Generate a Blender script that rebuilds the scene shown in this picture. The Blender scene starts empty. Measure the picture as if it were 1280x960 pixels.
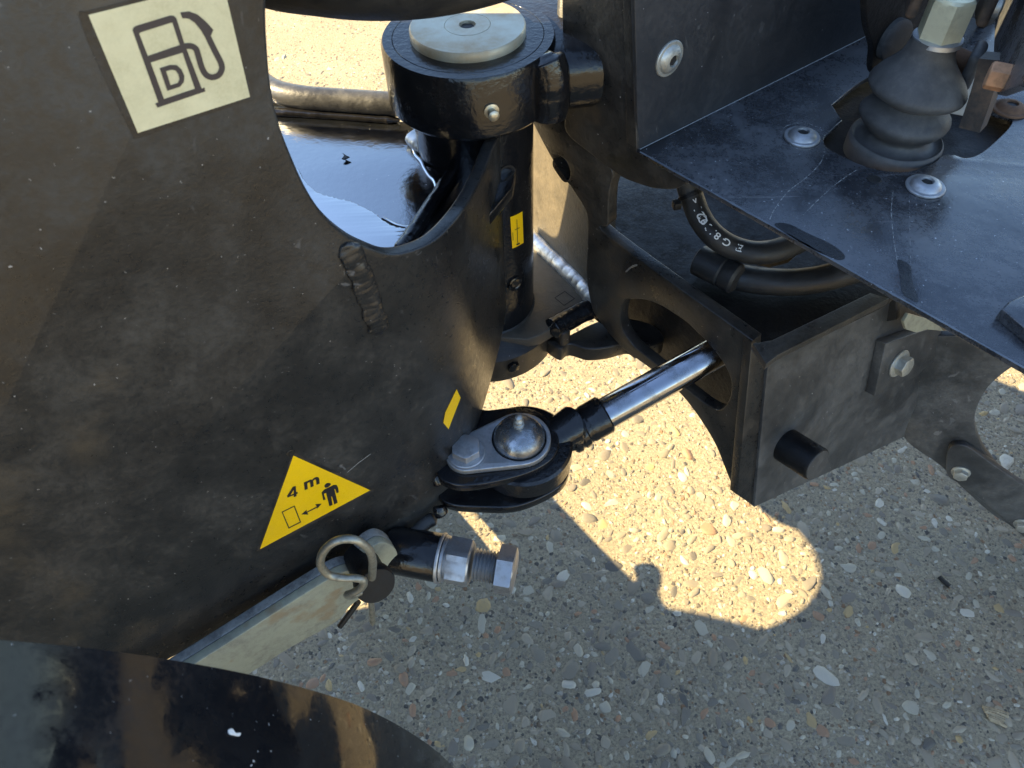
import bpy, bmesh, math, random
from mathutils import Vector, Matrix, noise
random.seed(7)
R = math.radians
scene = bpy.context.scene
COL = scene.collection

# ------------------------------------------------------------------ camera
FPX = 950.0                      # focal length in photograph pixels (1280 wide)
CAMZ = 1.2
pitch, roll = R(51), R(2)
_f = Vector((0, math.cos(pitch), -math.sin(pitch)))
_r = Vector((1, 0, 0)); _u = Vector((0, math.sin(pitch), math.cos(pitch)))
CR = _r*math.cos(roll) - _u*math.sin(roll)
CU = _u*math.cos(roll) + _r*math.sin(roll)
CF = _f
CP = Vector((0, 0, CAMZ))
cam_d = bpy.data.cameras.new('camera'); cam = bpy.data.objects.new('camera', cam_d); COL.objects.link(cam)
m = Matrix.Identity(4)
for i in range(3):
    m[i][0] = CR[i]; m[i][1] = CU[i]; m[i][2] = -CF[i]; m[i][3] = CP[i]
cam.matrix_world = m
cam_d.sensor_width = 36; cam_d.sensor_fit = 'HORIZONTAL'; cam_d.lens = 36*FPX/1280
cam_d.clip_start = 0.02; cam_d.clip_end = 500
cam_d.dof.use_dof = True; cam_d.dof.focus_distance = 0.95; cam_d.dof.aperture_fstop = 16
scene.camera = cam

# ------------------------------------------------------------------ light
SA, SB = 1.4, 0.10                                   # sun slope: x and y run per metre of height
SUN = Vector((-SA, SB, 1.0)).normalized()       # direction towards the sun
world = bpy.data.worlds.new('World'); scene.world = world; world.use_nodes = True
wn = world.node_tree
sky = wn.nodes.new('ShaderNodeTexSky'); sky.sky_type = 'NISHITA'; sky.sun_disc = False
sky.sun_elevation = math.asin(SUN.z); sky.sun_rotation = math.atan2(SUN.x, SUN.y)
sky.dust_density = 0.25; sky.air_density = 1.0
bg = wn.nodes['Background']; bg.inputs['Strength'].default_value = 0.10
wn.links.new(sky.outputs['Color'], bg.inputs['Color'])
sd = bpy.data.lights.new('sun', 'SUN'); sd.energy = 5.0; sd.angle = R(0.55); sd.color = (1.0, 0.78, 0.43)
so = bpy.data.objects.new('sun', sd); COL.objects.link(so)
so.rotation_euler = SUN.to_track_quat('Z', 'Y').to_euler(); so.location = (-2, 1, 4)
vs = scene.view_settings
vs.view_transform = 'Standard'; vs.look = 'None'; vs.gamma = 1; vs.use_curve_mapping = False
vs.exposure = 2.15

# ------------------------------------------------------------------ projection helpers
def ray(px, py):
    return CR*((px-640)/FPX) + CU*((480-py)/FPX) + CF
def onz(px, py, z):
    d = ray(px, py); return CP + d*((z-CAMZ)/d.z)
def at(px, py, s):
    return CP + ray(px, py)*s
def horiz(a):
    a = R(a); return Vector((math.cos(a), math.sin(a), 0))

class Plane:
    """real plane in the place; local x along ax, y along ay, z along normal n (towards the viewer side)"""
    def __init__(s, P, ax, ay=None, n=None):
        s.P = Vector(P); s.ax = Vector(ax).normalized()
        if ay is None: ay = Vector((0, 0, 1))
        n = s.ax.cross(Vector(ay)).normalized()
        s.n = n; s.ay = n.cross(s.ax).normalized()
    def hit(s, px, py):
        d = ray(px, py); return CP + d*(((s.P-CP).dot(s.n))/d.dot(s.n))
    def uv(s, px, py):
        v = s.hit(px, py)-s.P; return (v.dot(s.ax), v.dot(s.ay))
    def to3d(s, x, y, z): return s.P + s.ax*x + s.ay*y + s.n*z
    def off(s, d):
        q = Plane(s.P + s.n*d, s.ax, s.ay); return q
class Level(Plane):
    def __init__(s, z):
        Plane.__init__(s, (0, 0, z), (1, 0, 0), (0, 1, 0))
class Bent:
    """vertical plate: straight, then a rolled bend, then straight"""
    def __init__(s, az, off, bendpx, ang, L, out=0.0):
        t = horiz(az); n = Vector((t.y, -t.x, 0))
        s.az = az; pl = Plane(n*(-off), t); s.pl = pl
        h = pl.hit(*bendpx); s.P0 = Vector((h.x, h.y, 0)); s.ang = R(ang); s.L = L
    def plan(s, u):
        a0 = R(s.az)
        if u <= 0: return s.P0 + Vector((math.cos(a0), math.sin(a0), 0))*u, a0
        k = s.ang/s.L; uu = min(u, s.L)
        x = (math.sin(a0+k*uu)-math.sin(a0))/k; y = -(math.cos(a0+k*uu)-math.cos(a0))/k
        p = s.P0 + Vector((x, y, 0)); a = a0+k*uu
        if u > s.L: p = p + Vector((math.cos(a), math.sin(a), 0))*(u-s.L)
        return p, a
    def to3d(s, u, z, w):
        p, a = s.plan(u); n = Vector((math.sin(a), -math.cos(a), 0))
        return Vector((p.x, p.y, z)) + n*w
    def uv(s, px, py):
        d = ray(px, py); g = lambda u: d.x*s.plan(u)[0].y - d.y*s.plan(u)[0].x
        lo, hi = -1.2, 0.45
        for _ in range(60):
            mid = (lo+hi)/2
            if g(mid) > 0: lo = mid
            else: hi = mid
        p = s.plan(lo)[0]; k = math.hypot(p.x, p.y)/math.hypot(d.x, d.y)
        return (lo, CAMZ + d.z*k)
    def hit(s, px, py):
        u, z = s.uv(px, py); return s.to3d(u, z, 0)

def sm(pts, n=6, closed=True):
    """smooth outline; a point with a third value is a sharp corner"""
    out = []; N = len(pts); rng = range(N if closed else N-1)
    for i in rng:
        p1 = pts[i]; p2 = pts[(i+1) % N]
        p0 = pts[i-1] if (closed or i > 0) else p1
        p3 = pts[(i+2) % N] if (closed or i+2 < N) else p2
        if len(p1) > 2: p0 = p1
        if len(p2) > 2: p3 = p2
        if len(p1) > 2 and len(p2) > 2:
            out.append((p1[0], p1[1])); continue
        for k in range(n):
            t = k/n
            out.append(tuple(0.5*((2*b)+(-a+c)*t+(2*a-5*b+4*c-d)*t*t+(-a+3*b-3*c+d)*t**3)
                       for a, b, c, d in zip(p0[:2], p1[:2], p2[:2], p3[:2])))
    if not closed: out.append(tuple(pts[-1][:2]))
    return out
def sm3(pts, n=8):
    out = []; N = len(pts)
    for i in range(N-1):
        p1, p2 = pts[i], pts[i+1]; p0 = pts[max(0, i-1)]; p3 = pts[min(N-1, i+2)]
        for k in range(n):
            t = k/n
            out.append(0.5*((2*p1)+(p2-p0)*t+(2*p0-5*p1+4*p2-p3)*t*t+(3*p1-p0-3*p2+p3)*t**3))
    out.append(pts[-1].copy()); return out
def circ(cx, cy, rx, ry=None, n=28, a0=0):
    ry = ry or rx
    return [(cx+rx*math.cos(a0+2*math.pi*k/n), cy+ry*math.sin(a0+2*math.pi*k/n)) for k in range(n)]

# ------------------------------------------------------------------ object helpers
def link(name, me, mat, parent=None, smooth=38):
    me.materials.clear()
    if mat: me.materials.append(mat)
    if smooth:
        me.shade_smooth(); me.set_sharp_from_angle(angle=R(smooth))
    o = bpy.data.objects.new(name, me); COL.objects.link(o)
    if parent is not None:
        o.parent = parent; o.matrix_parent_inverse = WM[parent.name].inverted()
        WM[o.name] = Matrix.Identity(4)
    else: WM[o.name] = Matrix.Identity(4)
    return o
WM = {}
def thing(name, label, cat, loc=(0, 0, 0), group=None):
    o = bpy.data.objects.new(name, None); COL.objects.link(o); o.location = loc; o.empty_display_size = 0.05
    WM[o.name] = Matrix.Translation(Vector(loc))
    return tag(o, label, cat, group)
def tag(o, label=None, cat=None, group=None, kind=None):
    if label: o['label'] = label
    if cat: o['category'] = cat
    if group: o['group'] = group
    if kind: o['kind'] = kind
    return o
def poly_mesh(polys, t=0.0, bev=0.0, res=2):
    """filled outline with holes, thickness t (front face at z=0, body behind), rounded edges"""
    cu = bpy.data.curves.new('outline', 'CURVE'); cu.dimensions = '2D'; cu.fill_mode = 'BOTH'
    for P in polys:
        sp = cu.splines.new('POLY'); sp.points.add(len(P)-1)
        for i, p in enumerate(P): sp.points[i].co = (p[0], p[1], 0, 1)
        sp.use_cyclic_u = True
    if t > 0:
        cu.extrude = max(t/2-bev, 1e-5); cu.bevel_depth = bev; cu.bevel_resolution = res; cu.offset = -bev
    ob = bpy.data.objects.new('outline', cu); COL.objects.link(ob)
    bpy.context.view_layer.update()
    me = bpy.data.meshes.new_from_object(ob.evaluated_get(bpy.context.evaluated_depsgraph_get()))
    bpy.data.objects.remove(ob); bpy.data.curves.remove(cu)
    bm = bmesh.new(); bm.from_mesh(me); bmesh.ops.remove_doubles(bm, verts=bm.verts, dist=1e-6)
    bmesh.ops.recalc_face_normals(bm, faces=bm.faces) if t > 0 else None
    bpy.data.meshes.remove(me)
    for v in bm.verts: v.co.z -= t/2
    return bm
def finish(bm, name):
    me = bpy.data.meshes.new(name); bm.to_mesh(me); bm.free(); return me
def plate(name, surf, outline, t, mat, parent, holes=(), bev=0.0012, lift=0.0, px=True, cuts=None):
    f = (lambda P: [surf.uv(*p[:2]) for p in P]) if px else (lambda P: [p[:2] for p in P])
    bm = poly_mesh([f(outline)]+[f(h) for h in holes], t, bev)
    if cuts:
        for c in cuts:
            bmesh.ops.bisect_plane(bm, geom=bm.verts[:]+bm.edges[:]+bm.faces[:], plane_co=(c, 0, 0), plane_no=(1, 0, 0))
    for v in bm.verts: v.co = surf.to3d(v.co.x, v.co.y, v.co.z+lift)
    bmesh.ops.recalc_face_normals(bm, faces=bm.faces)
    return link(name, finish(bm, name), mat, parent)
def decal(name, surf, polys, mat, parent, lift, px=True, cuts=None):
    """flat print: every entry is a list of outlines (first the outer, then holes)"""
    bmA = bmesh.new()
    for k, P in enumerate(polys):
        f = (lambda Q: [surf.uv(*p[:2]) for p in Q]) if px else (lambda Q: Q)
        bm = poly_mesh([f(q) for q in P], 0)
        if cuts:
            for c in cuts:
                bmesh.ops.bisect_plane(bm, geom=bm.verts[:]+bm.edges[:]+bm.faces[:], plane_co=(c, 0, 0), plane_no=(1, 0, 0))
        for v in bm.verts: v.co = surf.to3d(v.co.x, v.co.y, lift+k*0.00003)
        me = finish(bm, 'x'); bmA.from_mesh(me); bpy.data.meshes.remove(me)
    return link(name, finish(bmA, name), mat, parent, smooth=None)
def frames(path):
    T = []
    for i in range(len(path)):
        a = path[max(0, i-1)]; b = path[min(len(path)-1, i+1)]; T.append((b-a).normalized())
    up = Vector((0, 0, 1)) if abs(T[0].z) < 0.9 else Vector((1, 0, 0))
    N = (up - T[0]*up.dot(T[0])).normalized(); out = []
    for t in T:
        N = (N - t*N.dot(t)).normalized(); out.append((t, N, t.cross(N)))
    return out
def tube_bm(path, r, seg=14, caps=True, flat=1.0, upv=None):
    bm = bmesh.new(); fr = frames(path); rings = []
    for i, (p, (t, n, b)) in enumerate(zip(path, fr)):
        rr = r(i/(len(path)-1), i) if callable(r) else r
        if upv is not None:
            b2 = t.cross(upv).normalized(); n2 = b2.cross(t).normalized()
            n, b = n2, b2
        rings.append([bm.verts.new(p + (n*math.cos(a)*flat + b*math.sin(a))*rr) for a in [2*math.pi*k/seg for k in range(seg)]])
    for A, B in zip(rings, rings[1:]):
        for k in range(seg): bm.faces.new((A[k], A[(k+1) % seg], B[(k+1) % seg], B[k]))
    if caps:
        bm.faces.new(rings[0][::-1]); bm.faces.new(rings[-1])
    bmesh.ops.recalc_face_normals(bm, faces=bm.faces)
    return bm
def tube(name, path, r, mat, parent=None, **k):
    return link(name, finish(tube_bm(path, r, **k), name), mat, parent)
def resample(path, step):
    out = [path[0].copy()]; acc = 0
    for a, b in zip(path, path[1:]):
        L = (b-a).length
        while acc + L >= step:
            tt = (step-acc)/L; a = a.lerp(b, tt); out.append(a.copy()); L = (b-a).length; acc = 0
        acc += L
    return out
def weld(name, pts, r, mat, parent, up, pitch=0.007, flat=0.55, seed=0, rip=0.02, nz=.07):
    path = resample(sm3(pts, 12), 0.0009); rnd = random.Random(seed); ph = [rnd.uniform(-.15, .15) for _ in range(400)]
    def rr(t, i):
        s = i*0.0009/pitch; k = int(s); fr = s-k
        e = min(1, t*8+0.35, (1-t)*8+0.35)
        return r*e*(0.92 + ph[k % 400]*rip*3 + rip*math.sqrt(max(0, 1-(2*fr-0.9)**2)) )
    bm = tube_bm(path, rr, seg=16, flat=flat, upv=up)
    for v in bm.verts:
        v.co += Vector(noise.noise_vector(v.co*90))*r*nz
    return link(name, finish(bm, name), mat, parent, smooth=60)
def lathe(name, base, axis, prof, mat, parent=None, seg=40, smooth=38, xdir=None):
    """prof: (radius, height) pairs along axis"""
    axis = Vector(axis).normalized(); x = Vector(xdir) if xdir else (Vector((1, 0, 0)) if abs(axis.x) < .8 else Vector((0, 1, 0)))
    x = (x-axis*x.dot(axis)).normalized(); y = axis.cross(x); bm = bmesh.new(); rings = []; base = Vector(base)
    for r, h in prof:
        if r < 1e-6: rings.append([bm.verts.new(base+axis*h)])
        else: rings.append([bm.verts.new(base+axis*h+(x*math.cos(a)+y*math.sin(a))*r) for a in [2*math.pi*k/seg for k in range(seg)]])
    for A, B in zip(rings, rings[1:]):
        for k in range(seg):
            q = [A[k % len(A)], A[(k+1) % len(A)], B[(k+1) % len(B)], B[k % len(B)]]
            u = []
            for v in q:
                if v not in u: u.append(v)
            if len(u) > 2: bm.faces.new(u)
    for rg, rev in ((rings[0], True), (rings[-1], False)):
        if len(rg) > 1: bm.faces.new(rg[::-1] if rev else rg)
    bmesh.ops.recalc_face_normals(bm, faces=bm.faces)
    return link(name, finish(bm, name), mat, parent, smooth)
def hexhead(name, base, axis, r, h, mat, parent, rot=0.0, cham=0.12, both=False):
    axis = Vector(axis).normalized(); x = Vector((0, 0, 1)) if abs(axis.z) < .8 else Vector((1, 0, 0))
    x = (x-axis*x.dot(axis)).normalized(); y = axis.cross(x); base = Vector(base); bm = bmesh.new()
    N = 48; rings = []
    def ring(hh, lim):
        vs_ = []
        for k in range(N):
            a = 2*math.pi*k/N; aa = (a % (math.pi/3))-math.pi/6
            rad = min(r*math.cos(math.pi/6)/math.cos(aa), lim)
            vs_.append(bm.verts.new(base+axis*hh+(x*math.cos(a+rot)+y*math.sin(a+rot))*rad))
        return vs_
    ap = r*math.cos(math.pi/6)
    if both: rings += [ring(0, ap*0.97), ring(h*cham, r)]
    else: rings += [ring(0, r)]
    rings += [ring(h*(1-cham*1.2), r), ring(h*(1-cham*.5), r*.955), ring(h, ap*0.95)]
    for A, B in zip(rings, rings[1:]):
        for k in range(N): bm.faces.new((A[k], A[(k+1) % N], B[(k+1) % N], B[k]))
    bm.faces.new(rings[0][::-1]); bm.faces.new(rings[-1]); bmesh.ops.recalc_face_normals(bm, faces=bm.faces)
    return link(name, finish(bm, name), mat, parent, 25)
def box(name, c, ax, ay, az, sx, sy, sz, mat, parent=None, bev=0.003):
    bm = bmesh.new(); bmesh.ops.create_cube(bm, size=1)
    if bev: 
        for v in bm.verts: v.co = Vector((v.co.x*sx, v.co.y*sy, v.co.z*sz))
        bmesh.ops.bevel(bm, geom=bm.edges[:], offset=bev, segments=3, affect='EDGES', profile=.5)
    ax, ay, az = Vector(ax).normalized(), Vector(ay).normalized(), Vector(az).normalized()
    for v in bm.verts: v.co = Vector(c)+ax*v.co.x+ay*v.co.y+az*v.co.z
    bmesh.ops.recalc_face_normals(bm, faces=bm.faces)
    return link(name, finish(bm, name), mat, parent)
def socket_bolt(name, c, n, r, mat, parent, dark):
    b = lathe(name, c, n, [(r, 0), (r, r*.08), (r*.96, r*.13), (r*.80, r*.14), (r*.76, r*.20), (r*.66, r*.32), (r*.5, r*.40), (r*.33, r*.42), (r*.30, r*.30)], mat, parent, 36)
    hexhead('socket', Vector(c)+Vector(n)*r*.22, n, r*.31, r*.10, dark, b, rot=.3)
    return b
def text_polys(s, bold=0.0):
    cu = bpy.data.curves.new('t', 'FONT'); cu.body = s; ob = bpy.data.objects.new('t', cu); COL.objects.link(ob)
    cu.resolution_u = 3; cu.offset = bold
    bpy.context.view_layer.update()
    me = bpy.data.meshes.new_from_object(ob.evaluated_get(bpy.context.evaluated_depsgraph_get()))
    bpy.data.objects.remove(ob); bpy.data.curves.remove(cu)
    return me
def text_px(me, surf, o, ex, ey, lift):
    """map text mesh so that (0,0)->o, x unit->ex, y unit->ey in photograph pixels, laid on the surface"""
    for v in me.vertices:
        px = o[0]+ex[0]*v.co.x+ey[0]*v.co.y; py = o[1]+ex[1]*v.co.x+ey[1]*v.co.y
        v.co = surf.to3d(*surf.uv(px, py), lift)
    return me
def stroke(pts, w):
    L, Rr = [], []
    for i, p in enumerate(pts):
        a = pts[max(0, i-1)]; b = pts[min(len(pts)-1, i+1)]
        dx, dy = b[0]-a[0], b[1]-a[1]; l = math.hypot(dx, dy) or 1
        ww = (w[i] if isinstance(w, (list, tuple)) else w)/2
        k = 1.0
        if 0 < i < len(pts)-1:
            d1 = (p[0]-a[0], p[1]-a[1]); d2 = (b[0]-p[0], b[1]-p[1])
            c = (d1[0]*d2[0]+d1[1]*d2[1])/((math.hypot(*d1)*math.hypot(*d2)) or 1)
            k = 1/max(.5, math.sqrt(max(.0, (1+c)/2)))
        L.append((p[0]-dy/l*ww*k, p[1]+dx/l*ww*k)); Rr.append((p[0]+dy/l*ww*k, p[1]-dx/l*ww*k))
    return L+Rr[::-1]

# ------------------------------------------------------------------ materials
class NT:
    def __init__(s, name):
        s.m = bpy.data.materials.new(name); s.m.use_nodes = True; s.t = s.m.node_tree
        s.b = s.t.nodes['Principled BSDF']
        s.tc = s.t.nodes.new('ShaderNodeTexCoord')
    def n(s, typ, **k):
        x = s.t.nodes.new(typ)
        for a, v in k.items():
            if a in x.inputs.keys(): x.inputs[a].default_value = v
            else: setattr(x, a, v)
        return x
    def l(s, a, b): s.t.links.new(a, b)
    def noise(s, scale, detail=6, rough=.6, dist=0.0, vec=None):
        x = s.n('ShaderNodeTexNoise'); x.inputs['Scale'].default_value = scale; x.inputs['Detail'].default_value = detail
        x.inputs['Roughness'].default_value = rough; x.inputs['Distortion'].default_value = dist
        s.l(vec or s.tc.outputs['Object'], x.inputs['Vector']); return x.outputs['Fac']
    def ramp(s, fac, a, b, lo=0.0, hi=1.0):
        x = s.n('ShaderNodeMapRange'); x.inputs['From Min'].default_value = a; x.inputs['From Max'].default_value = b
        x.inputs['To Min'].default_value = lo; x.inputs['To Max'].default_value = hi; x.interpolation_type = 'SMOOTHSTEP'
        s.l(fac, x.inputs['Value']); return x.outputs['Result']
    def math(s, op, a, b):
        x = s.n('ShaderNodeMath'); x.operation = op
        for i, v in enumerate((a, b)):
            if isinstance(v, (int, float)): x.inputs[i].default_value = v
            else: s.l(v, x.inputs[i])
        return x.outputs[0]
    def mix(s, fac, a, b):
        x = s.n('ShaderNodeMix'); x.data_type = 'RGBA'
        if isinstance(fac, (int, float)): x.inputs[0].default_value = fac
        else: s.l(fac, x.inputs[0])
        for i, v in ((6, a), (7, b)):
            if isinstance(v, tuple): x.inputs[i].default_value = (*v, 1) if len(v) == 3 else v
            else: s.l(v, x.inputs[i])
        return x.outputs[2]
    def col(s, c):
        if isinstance(c, tuple): s.b.inputs['Base Color'].default_value = (*c, 1)
        else: s.l(c, s.b.inputs['Base Color'])
    def rough(s, c):
        if isinstance(c, (int, float)): s.b.inputs['Roughness'].default_value = c
        else: s.l(c, s.b.inputs['Roughness'])
    def bump(s, h, strength, dist, prev=None):
        x = s.n('ShaderNodeBump'); x.inputs['Strength'].default_value = strength; x.inputs['Distance'].default_value = dist
        s.l(h, x.inputs['Height'])
        if prev is not None: s.l(prev, x.inputs['Normal'])
        s.l(x.outputs['Normal'], s.b.inputs['Normal']); return x.outputs['Normal']
def dusty(name, base, dust, amt=.8, r0=.3, r1=.6, scale=5, cover=.5, peel=.25, peel_scale=420, peel_d=.0006, speck=.0, speck_col=(.55, .53, .5), tint=None, scratch=0.0, metallic=0.0, spec=.5, ior=1.5, wav=.18):
    N = NT(name)
    a = N.noise(scale, 9, .62, .4); b = N.noise(scale*5, 7, .68, .3); d3 = N.noise(scale*38, 4, .7)
    ra = N.ramp(a, cover-.12, cover+.13); rb = N.ramp(b, .38, .66)
    f = N.math('ADD', N.math('MULTIPLY', ra, .55), N.math('MULTIPLY', N.math('MULTIPLY', rb, N.ramp(a, .3, .6, .35, 1)), .45))
    f = N.math('MULTIPLY', f, N.ramp(d3, .25, .75, .55, 1.15))
    f2 = N.math('MULTIPLY', f, amt)
    c = N.mix(f2, base, dust)
    if tint:
        tcol, ts, tc0 = tint
        c = N.mix(N.math('MULTIPLY', N.ramp(N.noise(ts, 5, .55), tc0, tc0+.12), .75), c, tcol)
    if scratch:
        mp = N.n('ShaderNodeMapping'); mp.inputs['Rotation'].default_value = (.3, .2, .7); mp.inputs['Scale'].default_value = (6, 160, 60)
        N.l(N.tc.outputs['Object'], mp.inputs['Vector'])
        sc = N.ramp(N.noise(1.0, 3, .5, .6, mp.outputs['Vector']), .66, .72)
        sc = N.math('MULTIPLY', sc, N.ramp(N.noise(3.5, 3), .5, .7))
        c = N.mix(N.math('MULTIPLY', sc, scratch), c, (.35, .34, .33))
    if speck:
        v = N.n('ShaderNodeTexVoronoi'); v.inputs['Scale'].default_value = 240; vd = N.n('ShaderNodeVectorMath'); vd.operation = 'ADD'; nd = N.n('ShaderNodeTexNoise'); nd.inputs['Scale'].default_value = 500; N.l(N.tc.outputs['Object'], nd.inputs['Vector']); sv = N.n('ShaderNodeVectorMath'); sv.operation = 'SCALE'; sv.inputs['Scale'].default_value = .004; N.l(nd.outputs['Color'], sv.inputs[0]); N.l(N.tc.outputs['Object'], vd.inputs[0]); N.l(sv.outputs[0], vd.inputs[1]); N.l(vd.outputs[0], v.inputs['Vector'])
        w = N.n('ShaderNodeSeparateColor'); N.l(v.outputs['Color'], w.inputs['Color'])
        rad = N.math('MULTIPLY', N.ramp(w.outputs[0], 1-speck, 1.0), .15)
        sp = N.math('LESS_THAN', v.outputs['Distance'], rad)
        sp = N.math('MULTIPLY', sp, N.ramp(N.noise(9, 3), .38, .6, .2, 1))
        c = N.mix(N.math('MULTIPLY', sp, .9), c, speck_col)
    N.col(c)
    rr = N.ramp(f, 0, 1, r0, r1); N.rough(N.math('ADD', rr, N.ramp(d3, .3, .7, -.05, .06)))
    N.b.inputs['Metallic'].default_value = metallic; N.b.inputs['Specular IOR Level'].default_value = spec; N.b.inputs['IOR'].default_value = ior
    n1 = N.bump(N.noise(peel_scale, 3, .55), peel, peel_d)
    n2 = N.bump(N.noise(scale*9, 6, .6), wav, .002, n1)
    return N.m
def metal(name, colr, rough=.35, grime=(.08, .07, .06), amt=.5, scale=60, bump=.2, cover=.55, metallic=.9):
    N = NT(name); a = N.noise(scale, 8, .65); b = N.noise(scale*6, 4)
    f = N.math('MULTIPLY', N.ramp(a, cover-.12, cover+.15), amt)
    N.col(N.mix(f, colr, grime)); N.b.inputs['Metallic'].default_value = metallic
    N.rough(N.math('ADD', N.ramp(a, .3, .7, rough, rough+.25), N.ramp(b, .3, .7, -.05, .05)))
    N.bump(b, bump, .0005); return N.m
def plain(name, colr, rough=.5, metallic=0.0, grain=.06, scale=90, bump=.1):
    N = NT(name); a = N.noise(scale, 6, .65)
    d = tuple(x*(1-grain*4) for x in colr); N.col(N.mix(N.ramp(a, .35, .75), colr, d)); N.rough(rough)
    N.b.inputs['Metallic'].default_value = metallic
    if bump: N.bump(N.noise(scale*5, 3), bump, .0004)
    return N.m

M = {}
M['plate'] = dusty('dusty black frame paint', (.013, .0128, .0125), (.082, .077, .068), .62, .31, .50, 4.5, .53, .30, 330, .0007, .20, (.36, .34, .31), tint=((.075, .058, .038), 6, .61), scratch=.35)
M['gloss'] = dusty('oily gloss black paint', (.008, .008, .009), (.05, .045, .04), .35, .10, .3, 14, .6, .35, 190, .0012)
M['wet'] = dusty('wet black paint', (.006, .007, .009), (.03, .03, .03), .4, .05, .13, 14, .55, .10, 420, .0005, .05, ior=4.2)
M['rear'] = dusty('dusty black rear frame paint', (.012, .0115, .011), (.085, .072, .055), .8, .30, .58, 7, .5, .3, 300, .0008, .10, tint=((.09, .062, .036), 9, .60), scratch=.3)
M['face'] = dusty('weathered grey black paint', (.034, .034, .033), (.155, .15, .138), .8, .36, .58, 8, .48, .2, 350, .0005, .10, scratch=.4)
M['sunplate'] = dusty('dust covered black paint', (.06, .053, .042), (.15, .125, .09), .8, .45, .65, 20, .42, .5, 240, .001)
M['floor'] = dusty('scuffed black floor paint', (.014, .016, .020), (.14, .145, .155), .62, .2, .46, 8, .5, .12, 420, .0004, .42, (.62, .64, .66), scratch=.3, ior=1.9)
M['panel'] = dusty('satin black panel paint', (.022, .023, .025), (.07, .07, .072), .5, .34, .5, 5, .5, .18, 420, .0004, .08, (.45, .45, .46), scratch=.4)
M['guard'] = dusty('glossy black mudguard paint', (.007, .0075, .009), (.035, .035, .037), .4, .06, .15, 7, .55, .03, 160, .0004, .2, (.6, .6, .6), scratch=.15, ior=1.5, spec=.2, wav=.0)
M['dark'] = dusty('near black grime and recess shade', (.006, .0055, .005), (.022, .019, .016), .6, .5, .8, 14, .5, .4, 160, .002)  # near black also puts recess shade into the inner plates' colour
M['zinc'] = metal('galvanised steel', (.47, .48, .49), .38, (.16, .16, .155), .5, 55, .3, .55)
M['zinclight'] = metal('bright zinc plate', (.55, .55, .50), .42, (.25, .23, .18), .5, 60, .2)
M['cap'] = metal('machined steel cap with rust', (.52, .51, .41), .34, (.40, .25, .11), .75, 12, .15, .54, .35)
M['greasy'] = metal('greasy steel dome', (.40, .41, .42), .16, (.07, .07, .07), .6, 45, .5, .5)
M['hexpale'] = metal('pale passivated steel', (.66, .62, .42), .4, (.4, .36, .22), .5, 70, .2, .55, .35)
M['forkrust'] = dusty('rusty dark steel', (.03, .026, .023), (.16, .10, .06), .8, .5, .7, 30, .5, .3, 250, .001, .1)
M['chrome'] = metal('polished chrome', (.34, .35, .38), .05, (.14, .14, .14), .5, 45, .02, .55, 1.0)
M['weldlit'] = metal('bare weld bead', (.50, .50, .49), .36, (.2, .19, .17), .5, 50, .15, .55)
M['upst'] = dusty('scuffed grey black edge', (.03, .031, .034), (.13, .13, .128), .7, .3, .5, 25, .48, .3, 200, .001)
M['rubber'] = dusty('dusty black rubber', (.035, .035, .036), (.13, .125, .115), .75, .5, .75, 22, .42, .25, 300, .0006)
M['hose'] = dusty('black rubber hose', (.014, .014, .014), (.05, .046, .04), .6, .45, .7, 30, .5, .3, 300, .0006)
M['beige'] = dusty('chipped beige paint', (.36, .35, .25), (.17, .16, .13), .8, .45, .7, 26, .56, .2, 260, .0006, .06, (.05, .05, .04), tint=((.28, .20, .11), 22, .56))
M['lichen'] = dusty('weathered grey paint edge', (.26, .26, .24), (.045, .045, .042), .9, .6, .8, 45, .5, .4, 200, .001)
M['wire'] = metal('dull zinc wire', (.36, .35, .29), .42, (.14, .13, .10), .6, 120, .2)
M['plastic'] = dusty('matte black pin head', (.006, .006, .0065), (.02, .02, .02), .6, .45, .6, 60, .5, .2, 400, .0005, .05, spec=.3)
M['yellow'] = dusty('yellow sticker vinyl', (.95, .58, .004), (.84, .49, .01), .7, .3, .45, 25, .55, .03, 300, .0002)
M['cream'] = dusty('faded cream sticker vinyl', (.72, .645, .40), (.56, .49, .28), .9, .4, .55, 16, .5, .05, 300, .0002, .05, (.35, .3, .18))
M['print'] = plain('black print', (.022, .018, .018), .45, 0, .02)
M['printbrown'] = plain('faded dark brown print', (.045, .034, .034), .5, 0, .02)
M['white'] = plain('white print', (.75, .75, .72), .6, 0, .05)
M['brown'] = plain('rusty steel', (.16, .085, .045), .75, .2, .1, 120, .4)
M['orange'] = plain('orange rusted bolt', (.50, .26, .13), .65, .1, .1, 150, .4)
M['nipple'] = metal('brass nipple', (.6, .55, .42), .3, (.2, .17, .1), .4, 200)
M['pale'] = plain('pale grey plastic block', (.5, .49, .46), .6, 0, .05)
M['wood'] = plain('splintered pale wood', (.42, .33, .20), .8, 0, .12, 140, .6)
M['grime'] = dusty('grime round sticker', (.018, .016, .014), (.06, .05, .04), .7, .35, .6, 40, .5)
M['wear'] = dusty('worn paint edge', (.10, .11, .125), (.2, .21, .22), .8, .3, .5, 40, .5)
M['tide_lit'] = plain('dried water and lit joint line', (.42, .42, .40), .7, 0, .1, 900)  # also colours the lit line along the panel joint

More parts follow.
